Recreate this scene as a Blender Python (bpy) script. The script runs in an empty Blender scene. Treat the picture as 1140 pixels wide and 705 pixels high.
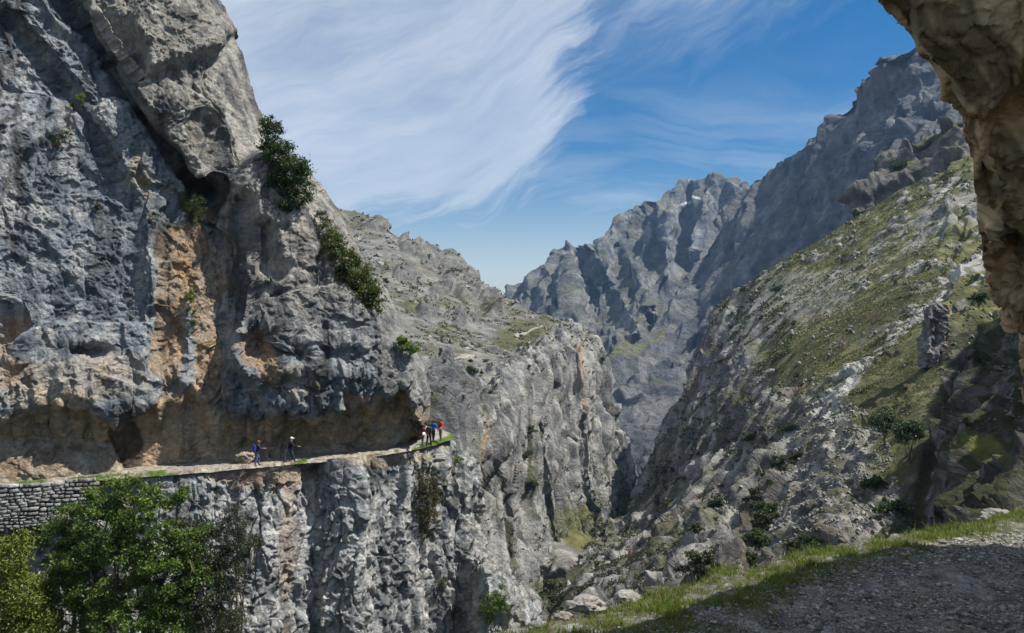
import bpy, math, random
import numpy as np
from concurrent.futures import ThreadPoolExecutor
rad = math.radians
random.seed(7)
F, CX, CY = 895.0, 570.0, 352.5          # pinhole of the photograph (pixels of the 1140 wide picture)
scene = bpy.context.scene
COL = scene.collection

# ------------------------------------------------------------------ camera, sky, sun, exposure
cam_data = bpy.data.cameras.new("camera"); cam = bpy.data.objects.new("camera", cam_data); COL.objects.link(cam)
cam_data.sensor_width = 36.0; cam_data.lens = 36.0 * F / 1140.0
cam_data.clip_start = 0.05; cam_data.clip_end = 30000
cam.location = (0, 0, 0); cam.rotation_euler = (rad(90), 0, 0)
scene.camera = cam

SUN = np.array([0.66, -0.05, 0.0]); SUN[2] = math.hypot(SUN[0], SUN[1]) * math.tan(rad(57)); SUN /= np.linalg.norm(SUN)
sun_el = math.asin(SUN[2]); sun_rot = math.atan2(SUN[0], SUN[1])
ld = bpy.data.lights.new("sun", 'SUN'); ld.energy = 5.0; ld.angle = rad(0.5); ld.color = (1.0, 0.94, 0.85)
lo = bpy.data.objects.new("sun", ld); COL.objects.link(lo)
from mathutils import Vector
lo.rotation_euler = Vector((-SUN[0], -SUN[1], -SUN[2])).to_track_quat('-Z', 'Y').to_euler()

vs = scene.view_settings
vs.view_transform = 'Standard'; vs.look = 'None'; vs.gamma = 1.0; vs.exposure = 0.60; vs.use_curve_mapping = False
cy = scene.cycles
cy.use_denoising = True; cy.denoiser = 'OPENIMAGEDENOISE'; cy.denoising_input_passes = 'RGB_ALBEDO_NORMAL'; cy.denoising_prefilter = 'ACCURATE'
cy.max_bounces = 6; cy.diffuse_bounces = 3; cy.glossy_bounces = 2; cy.transmission_bounces = 2; cy.volume_bounces = 0
cy.transparent_max_bounces = 8

class NB:
    """small node-graph writer"""
    def __init__(s, nt): s.nt = nt
    def n(s, t, **k):
        nd = s.nt.nodes.new(t)
        for a, b in k.items(): setattr(nd, a, b)
        return nd
    def put(s, sock, v):
        if isinstance(v, bpy.types.NodeSocket): s.nt.links.new(v, sock)
        elif v is not None: sock.default_value = v
    def m(s, op, a, b=None, c=None, clamp=False):
        nd = s.n('ShaderNodeMath', operation=op, use_clamp=clamp)
        s.put(nd.inputs[0], a); s.put(nd.inputs[1], b); s.put(nd.inputs[2], c)
        return nd.outputs[0]
    def vm(s, op, a, b=None, out=0):
        nd = s.n('ShaderNodeVectorMath', operation=op); s.put(nd.inputs[0], a); s.put(nd.inputs[1], b)
        return nd.outputs[out]
    def mr(s, v, a, b, c=0.0, d=1.0, smooth=False):
        nd = s.n('ShaderNodeMapRange', interpolation_type='SMOOTHSTEP' if smooth else 'LINEAR')
        for i, x in enumerate((v, a, b, c, d)): s.put(nd.inputs[i], x)
        return nd.outputs[0]
    def noise(s, vec, scale, detail=4, rough=0.6, dist=0.0):
        nd = s.n('ShaderNodeTexNoise'); s.put(nd.inputs['Vector'], vec)
        s.put(nd.inputs['Scale'], scale); nd.inputs['Detail'].default_value = detail
        nd.inputs['Roughness'].default_value = rough; nd.inputs['Distortion'].default_value = dist
        return nd.outputs[0]
    def mix(s, f, a, b, mode='MIX'):
        nd = s.n('ShaderNodeMix', data_type='RGBA', blend_type=mode)
        s.put(nd.inputs[0], f); s.put(nd.inputs[6], a); s.put(nd.inputs[7], b)
        return nd.outputs[2]
    def comb(s, x, y, z=0.0):
        nd = s.n('ShaderNodeCombineXYZ')
        for i, v in enumerate((x, y, z)): s.put(nd.inputs[i], v)
        return nd.outputs[0]

world = bpy.data.worlds.new("World"); scene.world = world; world.use_nodes = True
wt = world.node_tree; wt.nodes.clear(); g = NB(wt)
sky = g.n('ShaderNodeTexSky', sky_type='NISHITA', sun_disc=False)
sky.sun_elevation = sun_el; sky.sun_rotation = sun_rot
sky.altitude = 600; sky.air_density = 1.0; sky.dust_density = 0.3; sky.ozone_density = 2.0
tc = g.n('ShaderNodeTexCoord'); sep = g.n('ShaderNodeSeparateXYZ'); g.put(sep.inputs[0], tc.outputs['Generated'])
ay = g.m('ADD', g.m('ABSOLUTE', sep.outputs[1]), 0.02)
A_ = g.m('DIVIDE', sep.outputs[0], ay); B_ = g.m('DIVIDE', sep.outputs[2], ay)
# wind-blown cirrus: two scales of warped, streaky noise in the sky's own direction space
base = g.comb(A_, B_)
wn = g.n('ShaderNodeTexNoise'); g.put(wn.inputs['Vector'], base); wn.inputs['Scale'].default_value = 2.2; wn.inputs['Detail'].default_value = 5
wv = g.vm('SCALE', g.vm('SUBTRACT', wn.outputs['Color'], (0.5, 0.5, 0.5))); wv.node.inputs[3].default_value = 0.22
bw = g.vm('ADD', base, wv)
s2 = g.n('ShaderNodeSeparateXYZ'); g.put(s2.inputs[0], bw); a, b = s2.outputs[0], s2.outputs[1]
def line(p, q, flip=1):
    (x0, y0), (x1, y1) = [((x - CX) / F, (CY - y) / F) for x, y in (p, q)]
    dx, dy = x1 - x0, y1 - y0; L = math.hypot(dx, dy); nx, ny = -dy / L * flip, dx / L * flip
    return g.m('ADD', g.m('ADD', g.m('MULTIPLY', a, nx), g.m('MULTIPLY', b, ny)), -(nx * x0 + ny * y0))
h1 = line((940, 0), (600, 150), -1)      # positive to the upper left
h2 = line((665, 85), (590, 225), -1)
h3 = line((610, 205), (420, 268), -1)
rot = g.n('ShaderNodeVectorRotate', rotation_type='Z_AXIS'); g.put(rot.inputs['Vector'], bw); rot.inputs['Angle'].default_value = rad(-28)
st = g.vm('MULTIPLY', rot.outputs[0], (1.6, 7.0, 1.0))
streak = g.noise(st, 2.0, 7, 0.62, 0.3)
soft = g.noise(bw, 2.6, 6, 0.55)
st2 = g.noise(g.vm('MULTIPLY', rot.outputs[0], (3.0, 22.0, 1.0)), 2.0, 6, 0.65, 0.5)
fe = g.m('MULTIPLY', g.m('SUBTRACT', g.m('ADD', g.m('MULTIPLY', streak, .65), g.m('MULTIPLY', st2, .35)), .5), .26)
body = g.mr(g.m('ADD', g.m('MINIMUM', h2, h3), fe), -0.015, 0.05, smooth=True)
tail = g.m('MULTIPLY', g.mr(g.m('ADD', h1, g.m('MULTIPLY', fe, 1.4)), -0.03, 0.20, smooth=True), 0.8)
dens = g.m('MULTIPLY', g.m('MAXIMUM', body, tail), g.mr(g.m('ADD', g.m('ADD', g.m('MULTIPLY', streak, 0.45), g.m('MULTIPLY', soft, 0.35)), g.m('MULTIPLY', st2, .25)), 0.36, 0.64, 0.42, 1.0))
low = g.vm('MULTIPLY', bw, (1.2, 9.0, 1.0))
lown = g.noise(low, 2.3, 6, 0.6)
band = g.m('MULTIPLY', g.mr(B_, 0.02, 0.08, smooth=True), g.mr(B_, 0.36, 0.14, smooth=True))
thin = g.m('MAXIMUM', g.m('MULTIPLY', g.mr(lown, 0.42, 0.75), g.m('MULTIPLY', band, 0.6)), g.mr(B_, 0.20, 0.0, 0.0, 0.65, smooth=True))
dens = g.m('MAXIMUM', dens, thin)
dens = g.m('MULTIPLY', dens, g.mr(sep.outputs[2], -0.02, 0.06), clamp=True)
hs = g.n('ShaderNodeHueSaturation'); hs.inputs['Saturation'].default_value = 1.5; hs.inputs['Value'].default_value = 1.0
g.put(hs.inputs['Color'], sky.outputs[0])
ccol = g.mix(g.m('MULTIPLY', dens, 0.92), hs.outputs[0], (7.4, 8.1, 9.0, 1))
bg = g.n('ShaderNodeBackground'); g.put(bg.inputs[0], ccol); bg.inputs[1].default_value = 0.062
wo = g.n('ShaderNodeOutputWorld'); g.put(wo.inputs[0], bg.outputs[0])

# ------------------------------------------------------------------ numpy noise
_r = np.random.RandomState(11)
PERM = _r.permutation(256).astype(np.int32); PERM = np.concatenate([PERM, PERM, PERM])
_g = _r.normal(size=(256, 3)); GRAD = (_g / np.linalg.norm(_g, axis=1, keepdims=True) * 1.6).astype(np.float32)
RND = _r.rand(256, 4).astype(np.float32)
POOL = ThreadPoolExecutor(4)
def par(fn, P, *a):
    P = np.ascontiguousarray(P, dtype=np.float32)
    if len(P) < 20000: return fn(P, *a)
    ch = np.array_split(P, max(4, len(P) // 60000))
    out = list(POOL.map(lambda c: fn(c, *a), ch))
    return tuple(np.concatenate(x) for x in zip(*out)) if isinstance(out[0], tuple) else np.concatenate(out)
def _hash(x, y, z): return PERM[PERM[PERM[x & 255] + (y & 255)] + (z & 255)]
def _perlin(P):
    i = np.floor(P).astype(np.int32); f = P - i; u = f * f * f * (f * (f * 6 - 15) + 10)
    res = 0
    for dx in (0, 1):
        wx = u[:, 0] if dx else 1 - u[:, 0]
        for dy in (0, 1):
            wy = wx * (u[:, 1] if dy else 1 - u[:, 1])
            for dz in (0, 1):
                w = wy * (u[:, 2] if dz else 1 - u[:, 2])
                G = GRAD[_hash(i[:, 0] + dx, i[:, 1] + dy, i[:, 2] + dz)]
                res = res + w * (G[:, 0] * (f[:, 0] - dx) + G[:, 1] * (f[:, 1] - dy) + G[:, 2] * (f[:, 2] - dz))
    return res
class Pt:
    """points plus the local mesh spacing s, so that noise finer than the mesh can carry fades out"""
    def __init__(s, P, sp): s.P = P; s.s = sp
    def __truediv__(s, k): return Pt(s.P / k, s.s / k)
    def __mul__(s, k): return Pt(s.P * k, s.s * k)
    def __add__(s, k): return Pt(s.P + k, s.s)
    def __getitem__(s, k): return s.P[k]
    def __len__(s): return len(s.P)
def _w(S, f): return np.clip((1.0 / (S * f + 1e-6) - 1.3) / 2.2, 0, 1)
def _fbm(P, o, gain):
    S = P[:, 3] if P.shape[1] > 3 else None; P = P[:, :3]; s = 0; a = 1.0; t = 0
    for k in range(o):
        v = a * _perlin(P * (2.03 ** k) + 17.3 * k)
        if S is not None: v = v * _w(S, 2.03 ** k)
        s = s + v; t += a; a *= gain
    return s / t * 1.5
def _ridge(P, o, gain):
    S = P[:, 3] if P.shape[1] > 3 else None; P = P[:, :3]; s = 0; a = 1.0; t = 0; w = 1.0
    for k in range(o):
        n = 1 - np.minimum(np.abs(_perlin(P * (2.07 ** k) + 9.1 * k)) * 1.9, 1); n = n * n * w
        v = n
        if S is not None: ww = _w(S, 1.3 * 2.07 ** k); v = n * ww + .35 * (1 - ww)
        s = s + a * v; t += a; a *= gain; w = np.clip(n * 1.6, 0, 1)
    return s / t * 2 - 0.7
def _facet(P):
    S = P[:, 3] if P.shape[1] > 3 else None; P = P[:, :3]
    q = np.floor(P - 0.5).astype(np.int32)
    k = 50.0 if S is None else np.clip(1.5 / (S + 1e-6), 1.5, 50)
    b1 = np.full(len(P), 9., np.float32); b2 = b1.copy(); sw = np.zeros(len(P), np.float32) + 1e-30; sv = np.zeros(len(P), np.float32)
    for dx in (0, 1):
        for dy in (0, 1):
            for dz in (0, 1):
                c = q + np.array([dx, dy, dz], np.int32); h = _hash(c[:, 0], c[:, 1], c[:, 2]); R = RND[h]
                d = P - c - 0.5 - (R[:, :3] - 0.5) * 0.95
                dd = (d * d).sum(1); val = (R[:, 3] - 0.5) * 1.3 + (d * GRAD[h]).sum(1) * 0.75
                w = np.exp(-k * dd); sw += w; sv += w * val
                b2 = np.where(dd < b1, b1, np.minimum(b2, dd)); b1 = np.minimum(dd, b1)
    v = sv / sw
    if S is not None: v = v * _w(S, 1.6)
    return v, np.sqrt(b2) - np.sqrt(b1)
def _pk(P): return np.concatenate([P.P, P.s[:, None]], 1) if isinstance(P, Pt) else P
def fbm(P, o=4, gain=0.5): return par(_fbm, _pk(P), o, gain)
def ridge(P, o=4, gain=0.5): return par(_ridge, _pk(P), o, gain)
def facet(P): return par(_facet, _pk(P))
def sst(x, a, b):
    t = np.clip((x - a) / (b - a + 1e-12), 0, 1); return t * t * (3 - 2 * t)
def warp(P, L, amp, seed=0.0):
    Q = P / L + seed
    return P + amp * np.stack([fbm(Q, 3), fbm(Q + 31.7, 3), fbm(Q + 67.1, 3)], 1)
def aniso(P, ax, k):
    """compress P along the direction ax by k, so that features stretch k times along it"""
    ax = np.array(ax, float); ax /= np.linalg.norm(ax)
    if isinstance(P, Pt): return Pt(aniso(P.P, ax, k), P.s)
    return P - np.outer(P @ ax, ax) * (1 - 1.0 / k)
def blend(c, col, m):
    m = np.clip(m, 0, 1)[:, None]; return c * (1 - m) + np.array(col, np.float32) * m

# ------------------------------------------------------------------ object helpers
def tag(o, label=None, cat=None, group=None, kind=None):
    if label: o["label"] = label
    if cat: o["category"] = cat
    if group: o["group"] = group
    if kind: o["kind"] = kind
    return o
def mesh_np(name, V, Fc, mat, parent=None, col=None, smooth=True, colname="tint"):
    """V (n,3); Fc (m,4) or (m,3)"""
    me = bpy.data.meshes.new(name); V = np.asarray(V, np.float32); Fc = np.asarray(Fc, np.int32)
    k = Fc.shape[1]
    me.vertices.add(len(V)); me.vertices.foreach_set("co", V.ravel())
    me.loops.add(Fc.size); me.loops.foreach_set("vertex_index", Fc.ravel())
    me.polygons.add(len(Fc)); me.polygons.foreach_set("loop_start", np.arange(0, Fc.size, k, dtype=np.int32))
    me.polygons.foreach_set("loop_total", np.full(len(Fc), k, np.int32))
    me.polygons.foreach_set("use_smooth", np.full(len(Fc), bool(smooth)))
    me.update(calc_edges=True)
    if col is not None:
        at = me.color_attributes.new(colname, 'FLOAT_COLOR', 'POINT')
        c4 = np.ones((len(V), 4), np.float32); c4[:, :3] = col; at.data.foreach_set("color", c4.ravel())
    me.materials.append(mat)
    o = bpy.data.objects.new(name, me); COL.objects.link(o)
    if parent: o.parent = parent
    return o
def empty(name, loc, rz=0.0):
    o = bpy.data.objects.new(name, None); COL.objects.link(o); o.location = loc; o.rotation_euler = (0, 0, rz); o.empty_display_size = 0.3
    return o
def copy_tree(o, parent=None):
    c = o.copy(); COL.objects.link(c)
    if parent: c.parent = parent
    for ch in list(o.children): copy_tree(ch, c)
    return c
def grid_faces(nr, nc, flip=False):
    i = np.arange(nr - 1)[:, None] * nc + np.arange(nc - 1)[None, :]
    f = np.stack([i, i + nc, i + nc + 1, i + 1], -1).reshape(-1, 4)
    return f[:, ::-1] if flip else f
def unproj(px, py, d):
    return np.stack([(px - CX) / F * d, d + 0 * px, (CY - py) / F * d], -1)
def proj(P):
    d = np.maximum(P[..., 1], 0.01); return CX + F * P[..., 0] / d, CY - F * P[..., 2] / d
def interp(pts, x):
    xs, ys = zip(*pts); return np.interp(x, xs, ys)

# ------------------------------------------------------------------ materials
def mat_new(name):
    m = bpy.data.materials.new(name); m.use_nodes = True; m.node_tree.nodes.clear(); return m, NB(m.node_tree)
def finish(m, g, color, rough=0.9, bump=None, spec=0.25):
    p = g.n('ShaderNodeBsdfPrincipled'); g.put(p.inputs['Base Color'], color); g.put(p.inputs['Roughness'], rough)
    p.inputs['Specular IOR Level'].default_value = spec
    if bump is not None: g.put(p.inputs['Normal'], bump)
    o = g.n('ShaderNodeOutputMaterial'); g.put(o.inputs[0], p.outputs[0]); return p
def rock_mat(name, s, bump=0.5, dist=0.1, var=0.45, asp=(1, 1, 1), alb=.74):
    """painted albedo (mineral colours, in places with light or shade painted in) broken up by fine mineral speckle; s = features per metre"""
    m, g = mat_new(name)
    at = g.n('ShaderNodeAttribute', attribute_name='tint'); geo = g.n('ShaderNodeNewGeometry')
    pos = g.vm('MULTIPLY', geo.outputs['Position'], asp)
    n1 = g.noise(pos, s, 7, 0.68, 0.4); n2 = g.noise(pos, s * 0.23, 5, 0.6, 0.8)
    vo = g.n('ShaderNodeTexVoronoi', feature='DISTANCE_TO_EDGE'); g.put(vo.inputs['Vector'], g.vm('ADD', pos, g.vm('SCALE', g.comb(n1, n2, n1)))); vo.inputs['Scale'].default_value = s * 0.5
    f = g.mr(g.m('ADD', g.m('MULTIPLY', n1, 0.65), g.m('MULTIPLY', n2, 0.35)), 0.33, 0.67, (1 - var) * alb, (1 + var) * alb)
    c = g.mix(1.0, at.outputs['Color'], g.comb(f, f, f), 'MULTIPLY')
    h = g.m('ADD', g.m('MULTIPLY', n1, 1.0), g.m('MULTIPLY', g.mr(vo.outputs[0], 0.0, 0.12), 0.08))
    bp = g.n('ShaderNodeBump'); bp.inputs['Strength'].default_value = bump; bp.inputs['Distance'].default_value = dist; g.put(bp.inputs['Height'], h)
    finish(m, g, c, 0.92, bp.outputs[0], 0.2)
    return m
def leaf_mat(name, trans=0.35):
    m, g = mat_new(name)
    at = g.n('ShaderNodeAttribute', attribute_name='tint')
    lc = g.mix(1.0, at.outputs['Color'], (.82, .80, .82, 1), 'MULTIPLY')
    p = g.n('ShaderNodeBsdfPrincipled'); g.put(p.inputs['Base Color'], lc); p.inputs['Roughness'].default_value = 0.5
    p.inputs['Specular IOR Level'].default_value = 0.35
    t = g.n('ShaderNodeBsdfTranslucent'); g.put(t.inputs[0], g.mix(1.0, lc, (1.1, 1.25, 0.6, 1), 'MULTIPLY'))
    mx = g.n('ShaderNodeMixShader'); mx.inputs[0].default_value = trans; g.put(mx.inputs[1], p.outputs[0]); g.put(mx.inputs[2], t.outputs[0])
    o = g.n('ShaderNodeOutputMaterial'); g.put(o.inputs[0], mx.outputs[0]); return m
def plain_mat(name, col, rough=0.85, var=0.15, scale=20):
    m, g = mat_new(name); geo = g.n('ShaderNodeTexCoord')
    n = g.noise(geo.outputs['Object'], scale, 4, 0.6); f = g.mr(n, 0.3, 0.7, 1 - var, 1 + var)
    finish(m, g, g.mix(1.0, (*col, 1), g.comb(f, f, f), 'MULTIPLY'), rough); return m
# ------------------------------------------------------------------ terrain surfaces
def tps(ctrl):
    """thin-plate surface through (px, py, metres): smooth log distance over the view"""
    c = np.array(ctrl, float); X = c[:, :2] / 300.0; y = np.log(c[:, 2]); n = len(c)
    def U(r2): return 0.5 * r2 * np.log(r2 + 1e-9)
    D = ((X[:, None] - X[None]) ** 2).sum(-1); A = np.zeros((n + 3, n + 3)); A[:n, :n] = U(D) + np.eye(n) * 0.004
    A[:n, n] = 1; A[:n, n + 1:] = X; A[n, :n] = 1; A[n + 1:, :n] = X.T
    w = np.linalg.solve(A, np.concatenate([y, [0, 0, 0]]))
    def f(px, py):
        sh = px.shape; q = np.stack([px.ravel(), py.ravel()], 1) / 300.0; out = np.full(len(q), w[n])
        out += q @ w[n + 1:]
        for k in range(n): out += w[k] * U(((q - X[k]) ** 2).sum(1))
        return np.exp(out).reshape(sh)
    return f
def along(poly, t):
    p = np.array(poly, float); s = np.arange(len(p)); return np.interp(t, s, p[:, 0]), np.interp(t, s, p[:, 1])
SURF = {}
def relief(key, name, top, bot, depth, step, disp, color, mat, back=(0, 1, -0.5), backlen=20, nback=24, drop=(60, 14), even=0):
    T = np.array(top, float); B = np.array(bot, float); n = len(T)
    seg = np.maximum(np.linalg.norm(np.diff(T, axis=0), axis=1), np.linalg.norm(np.diff(B, axis=0), axis=1))
    ts = [0.0]
    for k in range(n - 1):
        c = max(2, int(round(seg[k] / step))); ts += list(k + np.arange(1, c + 1) / c)
    ts = np.array(ts); tx, ty = along(T, ts); bx, by = along(B, ts)
    nv = int(np.median(np.hypot(bx - tx, by - ty)) / step * 1.15) + 2
    v = np.linspace(0, 1, nv)[:, None]
    px = tx[None] * (1 - v) + bx[None] * v; py = ty[None] * (1 - v) + by[None] * v
    d = depth(px, py); P = unproj(px, py, d)
    if even:                                            # spread rows by true length where the ground is seen at a glancing angle
        nv = int(nv * even); v2 = np.linspace(0, 1, nv)
        m = np.linalg.norm(np.diff(P, axis=0), axis=2) / d[1:] * F
        m = np.minimum(m, 14); m = m + np.hypot(np.diff(px, axis=0), np.diff(py, axis=0)) * .5
        m = np.apply_along_axis(lambda r: np.convolve(np.pad(r, 6, 'edge'), np.ones(13) / 13, 'valid'), 1, m)
        cm = np.concatenate([np.zeros((1, m.shape[1])), np.cumsum(m, 0)]); cm /= cm[-1]
        vv = np.stack([np.interp(v2, cm[:, j], v[:, 0]) for j in range(cm.shape[1])], 1)
        px = tx[None] * (1 - vv) + bx[None] * vv; py = ty[None] * (1 - vv) + by[None] * vv
        d = depth(px, py); P = unproj(px, py, d)
    bk = np.array(back, float); bk = bk / np.linalg.norm(bk)
    k = np.arange(nback, 0, -1) / nback
    off = (k ** 1.8)[:, None, None] * backlen
    Pb = P[0][None] + off * bk + np.array([0, 0, -1.0]) * (k ** 3)[:, None, None] * backlen * 0.35
    m = drop[1]; kk = (np.arange(1, m + 1) / m)[:, None, None]
    Pd = P[-1][None] + kk * np.array([0, 0, -1.0]) * drop[0]
    P = np.concatenate([Pb, P, Pd]); nr, nc = P.shape[:2]
    PX = np.concatenate([np.repeat(px[:1], nback, 0), px, np.repeat(px[-1:], m, 0)])
    PY = np.concatenate([np.repeat(py[:1], nback, 0), py, np.repeat(py[-1:], m, 0)])
    du = np.gradient(P, axis=1); dv = np.gradient(P, axis=0); N = np.cross(dv, du)
    N /= np.linalg.norm(N, axis=2, keepdims=True) + 1e-9
    s = np.sign((N[nback + nv // 2] * -P[nback + nv // 2]).sum()); N *= s
    sp = np.maximum(np.linalg.norm(du, axis=2), np.linalg.norm(dv, axis=2)).ravel()
    P0 = P.reshape(-1, 3); N0 = N.reshape(-1, 3); q = PX.ravel(); w = PY.ravel()
    D = disp(Pt(P0, sp), N0, q, w)
    P1 = P0 + (D if D.ndim == 2 else N0 * D[:, None])
    G = P1.reshape(nr, nc, 3); du = np.gradient(G, axis=1); dv = np.gradient(G, axis=0); N2 = np.cross(dv, du); N2 /= np.linalg.norm(N2, axis=2, keepdims=True) + 1e-9; N2 *= s
    C = color(Pt(P1, sp * .6), N2.reshape(-1, 3), N0, q, w)
    o = mesh_np(name, P1, grid_faces(nr, nc, flip=s < 0), mat, col=C)
    tag(o, kind="structure")
    a, b = proj(P1); SURF[key] = (a, b, P1, N2.reshape(-1, 3))
    return o
def pick(key, px, py, front=True):
    a, b, P, N = SURF[key]; r = (a - px) ** 2 + (b - py) ** 2
    i = np.where(r < 9)[0]
    if len(i) == 0: i = np.array([np.argmin(r)])
    j = i[np.argmin(P[i, 1])]; return P[j], N[j]
def grey(P, L, seed=0.0, lo=(0.20, 0.205, 0.21), mid=(0.315, 0.315, 0.30), hi=(0.46, 0.455, 0.43), k=.84):
    lo, mid, hi = [tuple(q * k for q in z) for z in (lo, mid, hi)]
    n = fbm(P / L + seed, 5, 0.6); c = np.tile(np.array(mid, np.float32), (len(P), 1))
    c = blend(c, lo, sst(-n, 0.0, 0.42)); return blend(c, hi, sst(n, 0.02, 0.46))

# ---- near left cliff: a wall running from (-30.6,48) to the north-east
WD = np.array([0.868, 0.497]); WN = np.array([-0.497, 0.868]); W0 = np.array([-30.6, 47.7])
def wall_d(px, offset):
    """distance at which a ray of picture column px meets the wall line pushed back by offset metres"""
    k = (px - CX) / F; x0 = W0[0] + WN[0] * offset; y0 = W0[1] + WN[1] * offset
    t = (k * y0 - x0) / (WD[0] - k * WD[1]); return y0 + WD[1] * t
EDGE = [(-31.5 - 13, 38.0), (-30.6, 48.0), (-26.2, 50.0), (-21.5, 52.0), (-17.2, 54.3), (-11.0, 57.9), (-8.1, 60.7), (-6.1, 64.2), (-5.0, 67.0), (-5.4, 69.6), (-7.5, 73), (-12, 78)]
LIP = [(-300, 452), (0, 462), (40, 452), (70, 440), (100, 452), (130, 468), (165, 452), (190, 436), (215, 425), (232, 448), (260, 462), (300, 458), (350, 462), (395, 454), (425, 442), (445, 434), (455, 442), (462, 462), (466, 484), (474, 500), (520, 510)]
FOOT = [(-300, 545), (0, 540), (100, 534), (200, 524), (287, 516), (400, 504), (440, 498), (470, 492), (520, 485)]
def seg_side(px, py, pts):
    """signed horizontal pixel distance right of a steep polyline given top to bottom"""
    p = np.array(pts, float); return px - np.interp(py, p[:, 1], p[:, 0])
def cliffA_depth(px, py):
    lip = interp(LIP, px) + 5 * np.sin(px * 0.11) + 4 * np.sin(px * 0.29 + 1)
    z = (CY - py) / F * 56
    o = 0.30 * np.maximum(z + 4, 0) + 0.12 * np.minimum(z + 4, 0)
    # leaning slab right of the diagonal crack, standing proud of the blue face
    s = seg_side(px, py, [(20, -120), (78, 0), (120, 65), (165, 135), (205, 190), (262, 240), (262, 330), (250, 400), (300, 470)])
    slab = sst(s, -2, 14)
    o = o - 2.3 * slab * sst(py, 520, 380) * (1 - .55 * sst(px, 165, 185) * sst(-px, -255, -235) * sst(py, 150, 240)) - 1.3 * slab * sst(-py, -150, 150) * 0 
    # furrow along the crack
    o = o + 1.5 * np.exp(-((s + 5) / 6.0) ** 2) * sst(py, 330, 200)
    s2 = seg_side(px, py, [(-70, -120), (-10, 0), (30, 45), (80, 110), (110, 160), (140, 230), (150, 330), (150, 480)])
    o = o + 0.9 * np.exp(-((s2) / 5.0) ** 2) * sst(py, 260, 140)
    o = o - 1.0 * sst(s2, 0, 25) * sst(s, 0, -30) * sst(py, 420, 300)
    # ochre chimney
    ch = sst(px, 168, 184) * sst(-px, -262, -246) * sst(py, 185, 235)
    o = o + 1.0 * ch
    pil = np.exp(-((px - 210) / 8.0) ** 2) * sst(py, 320, 360) * sst(-py, -448, -415)   # hanging grey pillar
    o = o - .35 * pil
    pil = np.exp(-((px - 161 + (py - 420) * 0.12) / 5.0) ** 2) * sst(py, 380, 400) * sst(-py, -470, -425)
    o = o - .3 * pil
    for hx, hy, rx, ry, dp in ((287, 385, 22, 22, 1.5), (95, 392, 28, 9, 1.4), (5, 372, 18, 34, 1.3), (330, 395, 14, 10, 1.0), (352, 300, 12, 40, 0.6), (375, 395, 18, 14, .8), (238, 290, 12, 60, 0.8), (305, 310, 26, 12, -0.9), (310, 430, 18, 12, .9), (205, 225, 22, 26, .2), (190,110,30,20,-.8),(230,150,20,26,.9)):
        o = o + dp * np.exp(-(((px - hx) / rx) ** 2 + ((py - hy) / ry) ** 2) ** 1.5)
    # the cut gallery under the lip
    cave = sst(py - lip, -2, 7) 
    deep = interp([(-300, 1.3), (410, 1.3), (440, .7), (462, .2), (520, .2)], px) * sst(py - lip, 0, 40) + 0.25
    rubble = interp([(-300, 3.2), (0, 3.2), (60, 2.7), (125, 2.2), (140, 0.1), (190, 0.1), (240, .5), (275, 1.0), (340, .8), (380, 0.4), (430, 0.3), (455, 1.4), (474, 1.6), (500, 1)], px)
    o_cave = deep + 0.2
    o = o * (1 - cave) + (o_cave - 2.6 * slab * 0) * cave
    hr = (interp(FOOT, px) - py) / F * 52.0            # metres above the path
    ru = np.clip(1 - hr / (rubble + 0.05), 0, 1)
    o = o - ru ** 0.6 * interp([(-300, 1.2), (130, 1.2), (150, 0.6), (450, .6), (470, 1.0)], px) * (rubble > 0.02)
    # nose: wall swings back towards its right-hand silhouette
    sil = interp(SILA, py)
    e = (sil - px)
    o = o + 5.0 * np.clip(1 - e / 50.0, 0, 1) ** 2.6
    return wall_d(px, o)
SILA = [(-260, 110), (0, 238), (60, 264), (120, 287), (165, 308), (215, 348), (262, 378), (310, 407), (350, 437), (385, 462), (412, 484), (435, 494), (455, 493), (480, 482), (500, 462), (520, 450)]
def flutes(P, N, q, w): return None
def cliffA_disp(P, N, q, w):
    Q = warp(P, 7.0, 1.1); S = aniso(Q, (0.45, 0.2, 0.87), 2.2)
    lip = interp(LIP, q); face = sst(lip - w, -6, 6)
    f1, e1 = facet(S / 5.2); f2, e2 = facet(aniso(Q, (-.5, .1, .85), 1.8) / 2.0 + 7); f3, e3 = facet(warp(Q, 1.2, .3) / 0.75 + 3)
    f0, e0 = facet(aniso(Q, (0.5, 0.2, 0.85), 1.6) / 10.5 + 2)
    f4, e4 = facet(warp(Q, .6, .12) / .36 + 9)
    d = 1.1 * f0 + 0.38 * f1 + 0.19 * f2 * (0.6 + 0.4 * face) + 0.13 * f3 + .06 * f4 - .2 * sst(-e0, -.05, 0) * face
    d += 0.12 * ridge(aniso(P, (0.3, 0.1, 0.95), 2.6) / 4.5, 5, 0.55)
    d += 0.09 * fbm(P / 0.5, 4, 0.75) - 0.10 * sst(-e1, -0.05, 0) * face - 0.05 * sst(-e2, -.05, 0)
    # scalloped tufa along the lip
    lz = np.exp(-((w - lip + 22) / 26.0) ** 2)
    d += lz * (0.35 * ridge(aniso(P, (0, 0, 1), 3.0) / 1.5 + 4, 4, 0.6))
    cave = 1 - face
    d *= (1 - 0.45 * cave)
    return d
OCH = (0.43, 0.29, 0.165); TAN = (0.50, 0.42, 0.31); BRN = (0.20, 0.135, 0.075)
def blob(q, w, x, y, rx, ry, n, k=0.8): return sst(-(((q - x) / rx) ** 2 + ((w - y) / ry) ** 2) + n * k, -1.15, -0.55)
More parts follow.
